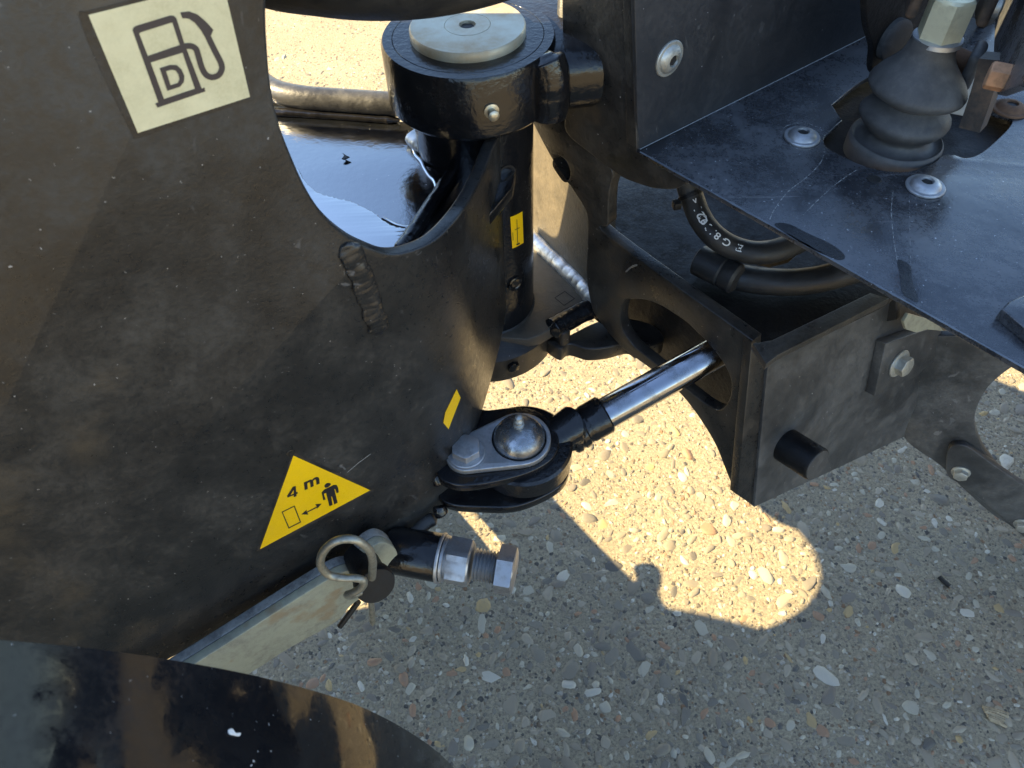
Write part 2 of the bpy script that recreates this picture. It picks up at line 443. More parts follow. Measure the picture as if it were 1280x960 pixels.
# ------------------------------------------------------------------ ground
def ground_material():
    N = NT('exposed aggregate concrete'); v = N.tc.outputs['Object']
    base = N.mix(N.ramp(N.noise(5, 6), .35, .65), (.37, .315, .212), (.44, .375, .252))
    base = N.mix(N.ramp(N.noise(220, 8, .8), .38, .66), base, (.18, .152, .112))
    def vor(scale, keep, ramp_cols, c, hgt):
        vv = N.n('ShaderNodeTexVoronoi'); vv.inputs['Scale'].default_value = scale; vv.inputs['Randomness'].default_value = 1
        vn = N.n('ShaderNodeVectorMath'); vn.operation = 'ADD'
        nz = N.n('ShaderNodeTexNoise'); nz.inputs['Scale'].default_value = scale*1.6; N.l(v, nz.inputs['Vector'])
        sc = N.n('ShaderNodeVectorMath'); sc.operation = 'SCALE'; sc.inputs['Scale'].default_value = .7/scale
        N.l(nz.outputs['Color'], sc.inputs[0]); N.l(v, vn.inputs[0]); N.l(sc.outputs[0], vn.inputs[1]); N.l(vn.outputs[0], vv.inputs['Vector'])
        se = N.n('ShaderNodeSeparateColor'); N.l(vv.outputs['Color'], se.inputs['Color'])
        rad = N.math('MULTIPLY', N.ramp(se.outputs[0], 1-keep, 1), .52)
        msk = N.ramp(N.math('SUBTRACT', rad, vv.outputs['Distance']), 0, .06)
        cr = N.n('ShaderNodeValToRGB'); cr.color_ramp.interpolation = 'CONSTANT'
        el = cr.color_ramp.elements
        for i, (p, cc) in enumerate(ramp_cols):
            e = el[i] if i < 2 else el.new(p); e.position = p; e.color = (*cc, 1)
        N.l(se.outputs[1], cr.inputs['Fac'])
        h = N.math('ADD', hgt, N.math('MULTIPLY', N.ramp(N.math('SUBTRACT', rad, vv.outputs['Distance']), 0, .35), 1/scale)) if hgt is not None else N.math('MULTIPLY', N.ramp(N.math('SUBTRACT', rad, vv.outputs['Distance']), 0, .35), 1/scale)
        return N.mix(msk, c, cr.outputs['Color']), h
    cols = [(0, (.19, .165, .13)), (.18, (.30, .25, .18)), (.36, (.12, .11, .095)), (.52, (.40, .35, .27)), (.68, (.24, .185, .125)), (.8, (.52, .47, .38)), (.92, (.30, .19, .11))]
    c, h = vor(210, .75, cols, base, None)
    c, h = vor(115, .5, cols, c, h)
    N.col(c); N.rough(.85); N.b.inputs['Specular IOR Level'].default_value = .3
    n1 = N.bump(h, .9, .35)
    N.bump(N.noise(300, 8, .8), .8, .004, n1)
    return N.m
def pebble_ramp(N, fac):
    cr = N.n('ShaderNodeValToRGB'); cr.color_ramp.interpolation = 'CONSTANT'; el = cr.color_ramp.elements
    cols = [(0, (.22, .195, .148)), (.15, (.29, .248, .178)), (.30, (.16, .145, .117)), (.40, (.36, .31, .225)), (.54, (.245, .208, .15)), (.66, (.43, .39, .295)),
            (.76, (.19, .165, .13)), (.87, (.53, .49, .395)), (.91, (.33, .195, .115)), (.95, (.42, .30, .14)), (.975, (.10, .095, .085))]
    for i, (p, cc) in enumerate(cols):
        e = el[i] if i < 2 else el.new(p); e.position = p; e.color = (*cc, 1)
    N.l(fac, cr.inputs['Fac']); c = cr.outputs['Color']
    c = N.mix(N.ramp(N.noise(70, 6, .7), .4, .75, 0, .6), c, (.27, .225, .16))
    c = N.mix(N.ramp(N.noise(420, 4, .6), .55, .8, 0, .55), c, (.13, .115, .09))
    N.col(c); N.rough(N.ramp(N.noise(40, 3), .3, .7, .5, .85)); N.b.inputs['Specular IOR Level'].default_value = .35
    N.bump(N.noise(400, 5, .6), .35, .001)
N = NT('pebble stone'); oi = N.n('ShaderNodeObjectInfo'); pebble_ramp(N, oi.outputs['Random']); M['pebble'] = N.m
N = NT('small pebble stone'); gi = N.n('ShaderNodeNewGeometry'); pebble_ramp(N, gi.outputs['Random Per Island']); M['pebbles'] = N.m
M['ground'] = ground_material()

bm = bmesh.new()
def gz(x, y): return .0022*noise.noise((x*9, y*9, 0)) + .0012*noise.noise((x*40, y*40, 3))
nx, ny = 190, 200; x0, x1, y0, y1 = -.9, 1.3, .0, 2.3
grid = [[bm.verts.new((x0+(x1-x0)*i/nx, y0+(y1-y0)*j/ny, gz(x0+(x1-x0)*i/nx, y0+(y1-y0)*j/ny) if 0 < i < nx and 0 < j < ny else 0)) for i in range(nx+1)] for j in range(ny+1)]
for j in range(ny):
    for i in range(nx): bm.faces.new((grid[j][i], grid[j][i+1], grid[j+1][i+1], grid[j+1][i]))
B = 80
for a, b, c, d in ((-B, -B, B, y0), (-B, y1, B, B), (-B, y0, x0, y1), (x1, y0, B, y1)):
    bm.faces.new([bm.verts.new(p) for p in ((a, b, 0), (c, b, 0), (c, d, 0), (a, d, 0))])
bmesh.ops.recalc_face_normals(bm, faces=bm.faces)
if bm.faces[0].normal.z < 0: bmesh.ops.reverse_faces(bm, faces=bm.faces)
ground = link('ground', finish(bm, 'ground'), M['ground'], None, 60); tag(ground, kind='structure')
tag(ground, 'grey beige concrete ground with exposed pebbles under the machine')

# ==================================================================================================
#                                       FRONT FRAME
# ==================================================================================================
OFF = 0.44
FP = Bent(31, OFF, (478, 400), 47, 0.13)
frontc = thing('front_frame', 'black steel front frame plate with cream fuel sticker and yellow warning triangle', 'machine frame', (-.2, .4, 0))
cut = [(333, -200, 1), (333, 0), (335, 60), (339, 105), (348, 150), (363, 192), (385, 240), (410, 275), (440, 300), (468, 313), (490, 318), (517, 313),
       (545, 299), (570, 274), (590, 245), (606, 214), (616, 192), (622, 165, 1)]
uE = FP.uv(630, 300)[0]; zE = FP.uv(631, 391)[1]
top_ = [(p[0], p[1], 1) if i == 0 else p for i, p in enumerate([(-420, -200, 1)] + cut[:-2])]
A_ = [FP.uv(*q) for q in sm(top_, 6, False)]
rim_end = (uE, 0.752)
B_px = sm([(629, 412, 1), (623, 440), (607, 500), (587, 560), (550, 645, 1)], 6, False)
B_ = [FP.uv(*q) for q in B_px]
outl = A_ + [(A_[-1][0]*.5+uE*.5, A_[-1][1]*.42+0.752*.58+.004), rim_end, (uE, zE)] + [(min(u, uE), min(z, zE-.004)) for u, z in B_] + [FP.uv(215, 822), FP.uv(-260, 1080)]
cuts = [i*.0045 for i in range(0, 34)]
side_plate = plate('side_plate', FP, outl, .013, M['plate'], frontc, bev=.0022, cuts=cuts, px=False)
seam_p = [FP.to3d(uE+.003, z, -.008) for z in (.78, .7, .6, .5, zE-.02)]
weld('seam_weld', seam_p, .0085, M['gloss'], frontc, Vector((.6, -.8, 0)), .02, .8, 21, .03)
print('seam plan', FP.hit(630, 300), 'rim z', FP.hit(490, 318), 'lug z', FP.hit(550, 570), 'bottom', FP.hit(400, 722))
weld('weld_bead', [FP.hit(*p)+Vector((.4, -.8, 0))*.001 for p in ((430, 303), (439, 318), (450, 340), (459, 365), (467, 390), (475, 418))], .0095, M['plate'], frontc, Vector((.5, -.86, 0)), .0060, .42, 3, .07, .22)
# small drilled hole above the triangle
lathe('drilled_hole', FP.hit(363, 566)+FP.pl.n*.0004, FP.pl.n, [(.0042, 0), (.0035, .0004), (.002, .0002)], M['dark'], frontc, 20)

# fuel sticker: square with pump pictogram
stk = [(110, 18), (172, 165.5), (312, 120.5), (278, -24)]
decal('grime_edge', FP, [[sm([(106, 14, 1), (99, 20), (120, 75), (166, 170, 1), (174, 172), (240, 149), (317, 124, 1), (300, 60), (283, -28, 1)], 5)]], M['grime'], frontc, .0004)
fs = decal('fuel_sticker', FP, [[stk]], M['cream'], frontc, .0007)
tag(fs, 'faded cream fuel sticker with a dark pump pictogram and letter D')
Z = lambda P: [(100+x*.1719, y*.1719) for x, y in P]
ST = lambda P, w: [stroke(Z(P), w if isinstance(w, list) else w)]
W = 7.4
pr = [[Z([(378, 214), (386, 194), (408, 182), (650, 108), (678, 109), (698, 128), (752, 302), (882, 640), (902, 630), (908, 660), (560, 778), (543, 748), (566, 738)]), Z([(427, 240), (440, 230), (650, 163), (668, 160), (722, 322), (490, 402)]), Z([(510, 450), (742, 378), (832, 640), (608, 715)])],
      ST(sm([(748, 334, 1), (800, 330), (838, 350), (855, 395), (880, 480), (910, 535), (955, 557), (1005, 540), (1028, 495), (1020, 450), (985, 380), (945, 300), (915, 235, 1)], 6, False), W),
      [Z([(725, 85), (790, 78), (850, 100), (910, 150), (966, 212), (945, 262), (900, 258), (875, 215), (830, 160), (785, 130), (740, 128)])],
      [Z([(575, 490), (655, 466), (700, 468), (735, 500), (755, 545), (752, 590), (725, 625), (632, 655)]), Z([(622, 512), (662, 502), (690, 506), (712, 535), (720, 570), (708, 598), (655, 615)])]]
decal('pump_print', FP, pr, M['printbrown'], fs, .0009)
# yellow warning triangle
tri = [(366.5, 569), (324.6, 686), (462.5, 612.3)]
decal('grime_edge', FP, [[[(366, 564), (320, 690), (326, 690), (469, 612.5)]]], M['grime'], frontc, .0003)
wt = decal('warning_triangle', FP, [[tri]], M['yellow'], frontc, .0006)
tag(wt, 'yellow triangular warning sticker reading 4 m with a standing figure')
Z = lambda P: [(300+x*.15625, 540+y*.15625) for x, y in P]
T = [[Z([(330, 634), (434, 583), (487, 718), (386, 769)]), Z([(340, 638), (429, 594), (476, 714), (391, 757)])],
     [Z([(487, 655), (532, 616), (530, 634), (612, 592), (600, 574), (652, 568), (612, 612), (616, 600), (536, 640), (545, 656)])],
     [Z(sm([(673, 424), (690, 406), (716, 404), (722, 418), (700, 437), (680, 440)]))],
     [Z([(650, 480), (672, 455), (745, 420), (770, 418), (782, 440), (788, 478), (770, 484), (758, 450), (752, 452), (778, 560), (752, 576), (733, 510), (727, 512), (738, 580), (712, 588), (690, 500), (686, 482), (668, 490), (682, 535), (664, 540)])]]
T.append([Z([(374, 505), (420, 434), (443, 426), (447, 477), (457, 473), (459, 487), (448, 492), (450, 508), (427, 516), (427, 500), (377, 520)]), Z([(401, 499), (426, 458), (427, 489)])])
decal('symbol_print', FP, T, M['print'], wt, .0008)
for s, o, ex, ey in (('m', (510, 460), (168, -76), (-14, -120)),):
    me = text_polys(s, .008 if s == '4' else .03); k = .15625
    text_px(me, FP, (300+o[0]*k, 540+o[1]*k), (ex[0]*k, ex[1]*k), (ey[0]*k, ey[1]*k), .0008)
    link('lettering', me, M['print'], wt, None)
decal('scratch', FP, [[stroke([(434, 590), (448, 578), (463, 567)], .45)]], M['tide_lit'], frontc, .0005)
# thin yellow label beside the lug
yl = decal('edge_label', FP, [[[(570, 486), (575, 497), (560, 536), (553.5, 528), (556, 515)]]], M['yellow'], frontc, .0008); tag(yl, 'narrow yellow label seen edge on above the lug')

# inner shelf
SZ = .700
shelf = plate('shelf_plate', Level(SZ), [(322, 120), (420, 140), (480, 150), (600, 160), (650, 190), (640, 235), (585, 300), (520, 352), (470, 350), (420, 330), (370, 280), (330, 220)], .014, M['wet'], frontc, bev=.001)
# far rim of the shelf: a rounded upstand
weldpath = [onz(*p, SZ+.016) for p in ((318, 96), (345, 114), (380, 122), (430, 126), (490, 130), (560, 134))]
tube('shelf_upstand', sm3(weldpath), .014, M['upst'], frontc, seg=18)
weld('inner_weld', [onz(*p, SZ+.003) for p in ((330, 139), (380, 141), (440, 145), (500, 150))], .008, M['gloss'], frontc, Vector((0, 0, 1)), .008, .6, 8)
weld('inner_weld', [onz(*p, SZ+.004) for p in ((492, 320), (512, 296), (535, 262), (556, 230), (580, 196))], .0085, M['gloss'], frontc, Vector((0, 0, 1)), .008, .7, 5)
weld('inner_weld', [onz(*p, SZ+.006) for p in ((515, 168), (535, 184), (560, 196))], .014, M['weldlit'], frontc, Vector((0, 0, 1)), .006, .7, 6)
# water lying on the shelf
rnd = random.Random(4)
wp = sm([(362, 205), (372, 232), (392, 262), (425, 295), (470, 318), (505, 322), (522, 300), (515, 288), (500, 284), (484, 279), (470, 268), (455, 259), (436, 251), (420, 247), (400, 241), (384, 230), (374, 214)], 9)
wp = [(x+rnd.uniform(-1.1, 1.1), y+rnd.uniform(-.9, .9)) for x, y in wp]
N = NT('thin dirty water film'); N.col((.007, .008, .009)); N.rough(N.ramp(N.noise(30, 4), .4, .6, .015, .06)); N.b.inputs['IOR'].default_value = 6.5
N.bump(N.noise(260, 4, .6), .08, .0008); M['water'] = N.m
wat = plate('water_film', Level(SZ+.0022), wp, .0020, M['water'], None, bev=.0009); edge_w = sm3([onz(x, y, SZ+.0012) for x, y in ((478, 272), (497, 282), (512, 284), (528, 272), (541, 250), (545, 232), (534, 213), (521, 196), (513, 178), (508, 164))], 10)
tube('water_edge', [p+Vector(noise.noise_vector(p*60))*.002 for p in edge_w], .0022, M['water'], wat, seg=10, flat=.6)
tag(wat, 'thin water film on the black shelf reflecting blue sky', kind='structure')

sc_ = plate('leaf_scrap', Level(SZ+.004), sm([(427, 198, 1), (430, 194), (428, 191, 1), (433, 194), (437, 196, 1), (433, 198), (430, 199)], 4), .0012, M['dark'], None, bev=.0003); tag(sc_, 'tiny dark leaf scrap lying on the wet black shelf', 'leaf')
# pin lugs for the steering cylinder
LZ = .476
lug_up = [(545, 585, 1), (552, 600), (585, 607), (650, 594), (688, 575), (699, 553), (690, 530), (668, 512), (640, 509), (608, 512), (598, 507), (586, 497), (572, 497), (550, 530, 1)]
plate('upper_lug', Level(LZ), sm(lug_up), .013, M['gloss'], frontc, bev=.002)
lug_lo = [(540, 600, 1), (556, 628), (600, 634), (650, 632), (700, 608), (712, 580), (700, 555), (650, 530), (600, 535), (545, 545, 1)]
plate('lower_lug', Level(LZ-.047), sm(lug_lo), .014, M['gloss'], frontc, bev=.002)
box('lug_web', onz(566, 560, LZ-.025), horiz(31), horiz(121), (0, 0, 1), .030, .05, .075, M['gloss'], frontc, .004)
for k, (a, b) in enumerate((((547, 592), (551, 604)), ((549, 632), (553, 644)))):
    weld('lug_weld', [onz(*a, LZ-.012-.04*k), onz((a[0]+b[0])/2-1, (a[1]+b[1])/2, LZ-.016-.04*k), onz(*b, LZ-.022-.04*k)], .009, M['gloss'], frontc, Vector((.5, -.86, 0)), .006, .8, k)
# boss that carries the stop bolt
def ax_pts(z, a, b): return onz(*a, z), onz(*b, z)
BZ = .395
pa, pb = onz(498, 688, BZ), onz(648, 715, BZ); bd = (pb-pa).normalized(); BL = (pb-pa).length
ppx = BL/152
lathe('bolt_boss', pa-bd*.012, bd, [(.026, 0), (.028, .004), (.028, .064), (.0265, .066)], M['gloss'], frontc, 36)
weld('boss_weld', [onz(*p, BZ+.012) for p in ((503, 690), (515, 672), (530, 656), (546, 646))], .009, M['plate'], frontc, Vector((.3, -.5, .8)), .006, .7, 11)
# hidden bottom plate behind the side plate
# ------------------------------------------------------------------ stop bolt
sb = thing('stop_bolt', 'galvanised stop bolt with lock nut and washer below the cylinder lug', 'bolt', pb)
lathe('washer', pa+bd*(53*ppx), bd, [(.0285, 0), (.0295, .001), (.0295, .003), (.0285, .004)], M['zinc'], sb, 40)
lathe('washer', pa+bd*(57.5*ppx), bd, [(.024, 0), (.027, .001), (.027, .004), (.024, .005)], M['zinc'], sb, 40)
hexhead('lock_nut', pa+bd*(63*ppx), bd, .0285, .0285, M['zinc'], sb, rot=.25, both=True)
th = []
n_t = 7; s0, s1 = 98*ppx, 128*ppx
for k in range(n_t*2+1): th.append((.0152 if k % 2 else .0190, s0+(s1-s0)*k/(n_t*2)))
lathe('thread', pa+bd*0, bd, th, M['zinc'], sb, 32, 15)
hexhead('bolt_head', pa+bd*(127*ppx), bd, .0285, .0195, M['zinc'], sb, rot=.1)

# ------------------------------------------------------------------ clevis pin with keeper plate
cp_ = onz(649, 548, LZ+.008)
cl = thing('clevis_pin', 'domed steel pin with grease nipple held by a galvanised keeper plate', 'pin', cp_)
kb = onz(583, 567, LZ+.008)
def capsule(a, ra, b, rb, n=20):
    d = (b-a).to_2d(); L = d.length; th0 = math.atan2(d.y, d.x); al = math.acos((ra-rb)/L); out = []
    for k in range(n+1):
        t = th0+al+(2*math.pi-2*al)*k/n; out.append((a.x+ra*math.cos(t), a.y+ra*math.sin(t)))
    for k in range(n+1):
        t = th0-al+2*al*k/n; out.append((b.x+rb*math.cos(t), b.y+rb*math.sin(t)))
    return out
plate('keeper_plate', Level(LZ+.009), capsule(cp_, .0365, kb, .0235), .008, M['zinc'], cl, holes=[circ(cp_.x, cp_.y, .0312, n=40)], bev=.0012, px=False)
lathe('pin_dome', cp_-Vector((0, 0, .06)), (0, 0, 1), [(.030, 0), (.030, .056), (.0296, .062), (.0282, .068), (.0248, .0735), (.0195, .0775), (.013, .080), (.006, .0812), (0, .0815)], M['greasy'], cl, 40, 60)
lathe('grease_nipple', cp_+Vector((0, .003, .020)), (0, 0, 1), [(.0062, 0), (.0062, .004), (.0038, .005), (.0038, .007), (.0052, .0085), (.0055, .0105), (.0036, .012), (.0032, .0135), (.0045, .015), (.0042, .017), (.002, .0185), (0, .0187)], M['zinclight'], cl, 24)
kbolt = lathe('washer', kb+Vector((0, 0, .0012)), (0, 0, 1), [(.0205, 0), (.0215, .0006), (.0215, .002), (.0205, .0028)], M['zinc'], cl, 40)
hexhead('bolt_head', kb+Vector((0, 0, .004)), (0, 0, 1), .0172, .0115, M['zinc'], kbolt, rot=.55)

# ------------------------------------------------------------------ steering cylinder
sc = thing('steering_cylinder', 'polished chrome steering cylinder rod with black rod eye on the lug', 'hydraulic cylinder', onz(655, 572, LZ-.024))
ec = onz(655, 563, LZ-.024)
lathe('rod_eye', ec-Vector((0, 0, .016)), (0, 0, 1), [(.0275, 0), (.054, 0), (.057, .003), (.057, .028), (.054, .031), (.0275, .031)], M['gloss'], sc, 56)
ra_, rb_ = onz(741, 526, LZ-.024), onz(893, 441, LZ+.022)
rd = (rb_-ra_).normalized()
print('rod', ra_, rb_)
neck = [ec+rd*.030, ec+rd*.05, ra_-rd*.022, ra_-rd*.0215, ra_-rd*.012, ra_-rd*.0115, ra_+rd*.014, ra_+rd*.0145]
tube('rod_neck', [ec+rd*.040-Vector((0,0,.006)), ec+rd*.062-Vector((0,0,.002)), ra_-rd*.03], lambda t, i: (.020, .023, .0235)[i], M['gloss'], sc, seg=28)
L0 = (ra_-ec).length
lathe('rod_collar', ra_-rd*.036, rd, [(.0235, 0), (.0262, .003), (.0265, .009), (.0245, .011), (.0245, .013), (.0262, .015), (.0255, .021), (.0235, .023), (.0232, .026), (.0242, .028), (.0244, .052), (.0225, .054)], M['gloss'], sc, 40)
lathe('piston_rod', ra_+rd*.010, rd, [(.0196, 0), (.0200, .002), (.0200, .26)], M['chrome'], sc, 56)

# ------------------------------------------------------------------ locking strut, pin and clip
STP = FP.pl.off(.034)
ls = thing('locking_strut', 'chipped beige flat bar strut slanting below the yellow triangle', 'strut', STP.hit(300, 830))
so_ = [(100, 918, 1), (245, 829), (406, 727), (443, 711), (455, 693), (464, 684), (479, 678), (494, 686), (498, 702), (492, 716), (482, 727), (440, 756), (421, 777), (361, 811), (316, 840), (160, 940, 1)]
bar = plate('bar', STP, sm(so_), .010, M['beige'], ls, holes=[], bev=.0012)
plate('upper_edge', STP.off(-.0103), [STP.uv(*q) for q in sm(so_)], .011, M['lichen'], ls, bev=.0015, px=False)
lp = thing('lock_pin', 'black round lock pin pushed through the beige strut end', 'pin', STP.hit(472, 730))
Hh = STP.off(.040).hit(470, 733); pn = (Vector(STP.n)*.62+(CP-Hh).normalized()*.38).normalized(); pc = Hh-pn*.0435
lathe('pin_body', pc-pn*.015, pn, [(.0175, 0), (.0175, .040), (.0205, .044), (.0215, .050), (.0215, .056), (.0205, .0585)], M['plastic'], lp, 40)
sp_ = STP.off(.046)
cw = [(465, 722), (462, 705), (460, 690), (455, 677), (441, 671), (422, 680), (409, 699), (406, 716), (414, 725), (428, 722), (441, 716), (449, 716), (447, 726), (439, 738), (436, 747), (444, 753), (456, 749)]
clip = tube('spring_clip', sm3([sp_.hit(*p)+STP.n*(.010*math.sin(i*.7)) for i, p in enumerate(cw)], 6), .0040, M['wire'], None, seg=12)
tag(clip, 'bent zinc wire clip looped round the black lock pin', 'clip')
tube('clip_tail', [STP.off(.030).hit(*p) for p in ((463, 745), (465, 766), (466, 779))], .0033, M['wire'], clip, seg=10)
tube('clip_tail', [STP.off(-.006).hit(*p) for p in ((448, 752), (437, 767), (425, 783))], .0036, M['dark'], clip, seg=10)

# ------------------------------------------------------------------ mudguard
mg = thing('mudguard', 'glossy black curved mudguard sheet in the lower left corner', 'mudguard', (-.3, .1, .4))
ext = Vector((.34, -.94, 0)).normalized(); gn = Vector((-ext.y, ext.x, 0))
GP = Plane((0, 0, 0), gn, (0, 0, 1)); 
GP = Plane(ext*(-.20), gn, (0, 0, 1))
edge = sm([(-260, 786, 1), (-120, 789), (0, 800), (110, 810), (215, 825), (320, 845), (420, 872), (480, 897), (530, 927), (560, 952), (585, 982), (600, 1010), (610, 1040, 1)], 8, False)
bm = bmesh.new(); prof = [GP.hit(*p) for p in edge]; rows = []
nrm = []
for i in range(len(prof)):
    t = (prof[min(i+1, len(prof)-1)]-prof[max(i-1, 0)]).normalized(); nn = t.cross(ext).normalized(); nn = nn if nn.z > 0 else -nn; nrm.append(nn)
for side in (0, 1):
    rows.append([[bm.verts.new(p + ext*(.34*j/14) - nn*(.005*side)) for p, nn in zip(prof, nrm)] for j in range(15)])
for side in (0, 1):
    for A, Bq in zip(rows[side], rows[side][1:]):
        for k in range(len(prof)-1): bm.faces.new((A[k], A[k+1], Bq[k+1], Bq[k]))
for k in range(len(prof)-1):
    bm.faces.new((rows[0][0][k], rows[0][0][k+1], rows[1][0][k+1], rows[1][0][k]))
    bm.faces.new((rows[0][-1][k], rows[0][-1][k+1], rows[1][-1][k+1], rows[1][-1][k]))
bmesh.ops.recalc_face_normals(bm, faces=bm.faces)
link('sheet', finish(bm, 'sheet'), M['guard'], mg, 40)
print('guard', prof[0], prof[len(prof)//2], prof[-1])

# ==================================================================================================
#                                       ARTICULATION JOINT
# ==================================================================================================
K = 1.1
PC = Vector((-.032, .757, 0)); BT = .828; TR = .066
ap = thing('articulation_pin', 'vertical black pivot tube with machined steel cap at the frame joint', 'pivot pin', (PC.x, PC.y, .40))
lathe('pivot_tube', PC+Vector((0, 0, .43)), (0, 0, 1), [(TR, 0), (TR, .345)], M['gloss'], ap, 64)
cap = lathe('steel_cap', PC+Vector((0, 0, BT-.004)), (0, 0, 1), [(.0575, 0), (.0585, .002), (.0585, .0115), (.0570, .0135), (.0235, .0135), (.0230, .0128), (.0225, .0135), (.0085, .0135), (.008, .0105)], M['cap'], ap, 72)
hexhead('hex_socket', PC+Vector((0, 0, BT+.0062)), (0, 0, 1), .0078, .0008, M['dark'], cap)
# tube fittings: threaded hole, label, plug
def on_tube(px, py, r=.066):
    d = ray(px, py); dx, dy = d.x, d.y; ox, oy = -PC.x, -PC.y
    a = dx*dx+dy*dy; b = 2*(dx*ox+dy*oy); c = ox*ox+oy*oy-r*r; D = max(0, b*b-4*a*c)
    s = (-b-math.sqrt(D))/(2*a); p = CP+d*s; return p, Vector((p.x-PC.x, p.y-PC.y, 0)).normalized()
class TubeSurf:
    def uv(s, px, py):
        p, n = on_tube(px, py); return (math.atan2(n.y, n.x)*TR, p.z)
    def to3d(s, u, z, w):
        a = u/TR; return Vector((PC.x+math.cos(a)*(TR+w), PC.y+math.sin(a)*(TR+w), z))
TS = TubeSurf()
p, n = on_tube(632, 219); lathe('threaded_hole', p-n*.001, n, [(.0125, 0), (.0125, .0022), (.0105, .0022), (.009, .0008), (.0095, .0004), (.006, .0003)], M['dark'], ap, 28)
p, n = on_tube(643, 354); lathe('plug', p-n*.001, n, [(.0105, 0), (.0105, .003), (.0085, .004), (.0065, .0025), (.004, .0025)], M['gloss'], ap, 28)
tl = decal('yellow_label', TS, [[[(637.5, 271), (652.5, 264), (654, 303), (640, 310.5)]]], M['yellow'], ap, .0006, cuts=[-.13+.0025*i for i in range(100)])
tag(tl, 'small yellow label stuck on the pivot tube')
decal('label_print', TS, [[stroke([(645.5, 274), (646.5, 303)], .7)], [stroke([(643, 287), (649, 284)], .7)], [stroke([(640.5, 290), (640.8, 300)], .6)], [stroke([(645, 305.5), (649, 303.5)], 2.0)]], M['print'], tl, .0009)

# ==================================================================================================
#                                       REAR FRAME
# ==================================================================================================
FZ = .738
rearc = thing('rear_frame', 'black rear frame with arched side plate, bolted face and flat floor plate', 'machine frame', (.25, .6, 0))
c0 = onz(797, 187, FZ); E1 = (onz(1280, 460, FZ)-c0).normalized(); E2 = (onz(1088, 42, FZ)-c0).normalized()
AP = Plane(c0, E1)                       # vertical plane under the floor's edge, faces left
if AP.n.x > 0: AP = Plane(c0, -E1)
AR = AP.off(-.008)                       # arched plate slightly behind
PP = Plane(c0+Vector((0, 0, 0)), E2)                       # upright panel
if PP.n.y > 0: PP = Plane(c0, -E2)
# boss round the pin
boss_prof = [(.059, -.068), (.084, -.068), (.0885, -.063), (.0885, -.004), (.0865, 0), (.077, 0.0), (.0765, -.0008), (.076, 0), (.059, 0)]
boss = lathe('pin_boss', PC+Vector((0, 0, BT)), (0, 0, 1), boss_prof, M['gloss'], rearc, 72)
def on_boss(px, py): return on_tube(px, py, .0885)
p, n = on_boss(614, 138); gnn = lathe('grease_nipple', p-n*.002, n, [(.0075, 0), (.0075, .004), (.004, .005), (.004, .008), (.0052, .010), (.0055, .013), (.0035, .0145), (0, .0147)], M['nipple'], boss, 24)
# arm from boss to frame
am = (PC+Vector((.105, .03, BT-.036)))
box('boss_arm', PC+Vector((.13, .075, BT-.040)), (1, .12, 0), (-.12, 1, 0), (0, 0, 1), .20, .22, .066, M['gloss'], rearc, .022)
weld('arm_weld', [PC+Vector((.075, -.045, BT+.000)), PC+Vector((.082, -.050, BT-.03)), PC+Vector((.080, -.045, BT-.072))], .021, M['gloss'], rearc, Vector((.3, -1, 0)), .012, .8, 2, .0)
# upright side plate above the neck
plate('upright_plate', AP, sm([(702, -90, 1), (788, -90, 1), (796, 189, 1), (857, 227, 1), (846, 236), (820, 236), (798, 230), (780, 223), (765, 213), (735, 190), (708, 166), (706, 140), (706, 110), (703, 80, 1)]), .014, M['rear'], rearc, bev=.0015)
plate('edge_flange', AP.off(.005), [(776, -90), (789, -90), (795.5, 186), (783, 178)], .005, M['rear'], rearc, bev=.001)
# arched side plate
hole = sm([(779, 377), (790, 374), (807, 375), (824, 381), (841, 391), (857, 402), (872, 416), (886, 430), (898, 445), (908, 461), (914, 478), (912, 498), (901, 512), (888, 509), (865, 492), (838, 470), (812, 449), (790, 430), (776, 405)])
arch = [(664, 150, 1), (690, 199), (720, 244), (733, 268), (734, 300), (733, 345), (740, 385), (752, 405), (775, 432), (795, 448), (825, 470), (850, 492), (868, 514), (884, 538), (896, 560), (907, 588), (918, 613), (926, 619, 1), (941, 426, 1), (763, 297), (760, 280), (761, 240), (765, 214), (740, 190), (708, 165), (690, 140, 1)]
plate('arched_plate', AR, sm(arch), .016, M['rear'], rearc, holes=[hole, sm([(693, 200), (700, 196), (708, 202), (712, 214), (711, 224), (705, 226), (697, 216), (692, 207)])], bev=.0015)
weld('arch_scratch', [AR.hit(*p) for p in ((782, 340), (789, 334), (797, 331))], .0012, M['zinc'], rearc, AR.n, .004, .5, 1)
# face plate, leaning
T_ = AR.hit(941, 426); B_ = AR.hit(936, 634)
FD = horiz(34)
FA = Plane(T_, FD, (T_-B_)); 
if FA.n.dot(CP-T_) < 0: FA = Plane(T_, -FD, (T_-B_))
print('face', T_, B_, FA.n, 'arch z', AR.hit(866, 512).z, AR.hit(690, 200), 'rod@plane', )
plate('end_strip', FA, [(940, 427), (975, 437), (962, 466), (944, 634), (921, 618)], .012, M['rear'], rearc, bev=.001)
face = plate('face_plate', FA.off(.004), sm([(959, 466), (963, 455), (973, 446), (1000, 431, 1), (1112, 373, 1), (1160, 372, 1), (1200, 420, 1), (1160, 470, 1), (1132, 538, 1), (1131, 546, 1), (943, 634, 1)]), .010, M['face'], rearc, bev=.0012)
BRK = FA.off(.018)
bk = plate('bracket', BRK, [(1107, 430), (1132, 421), (1168, 409), (1178, 412), (1166, 452), (1145, 471), (1093, 495)], .014, M['face'], rearc, bev=.0012)
plate('bracket_tab', FA.off(.03), [(1130, 402), (1136, 392), (1170, 402), (1180, 414), (1158, 412), (1146, 416), (1133, 412)], .005, M['beige'], rearc, bev=.001)
bcen = BRK.hit(1123, 454)
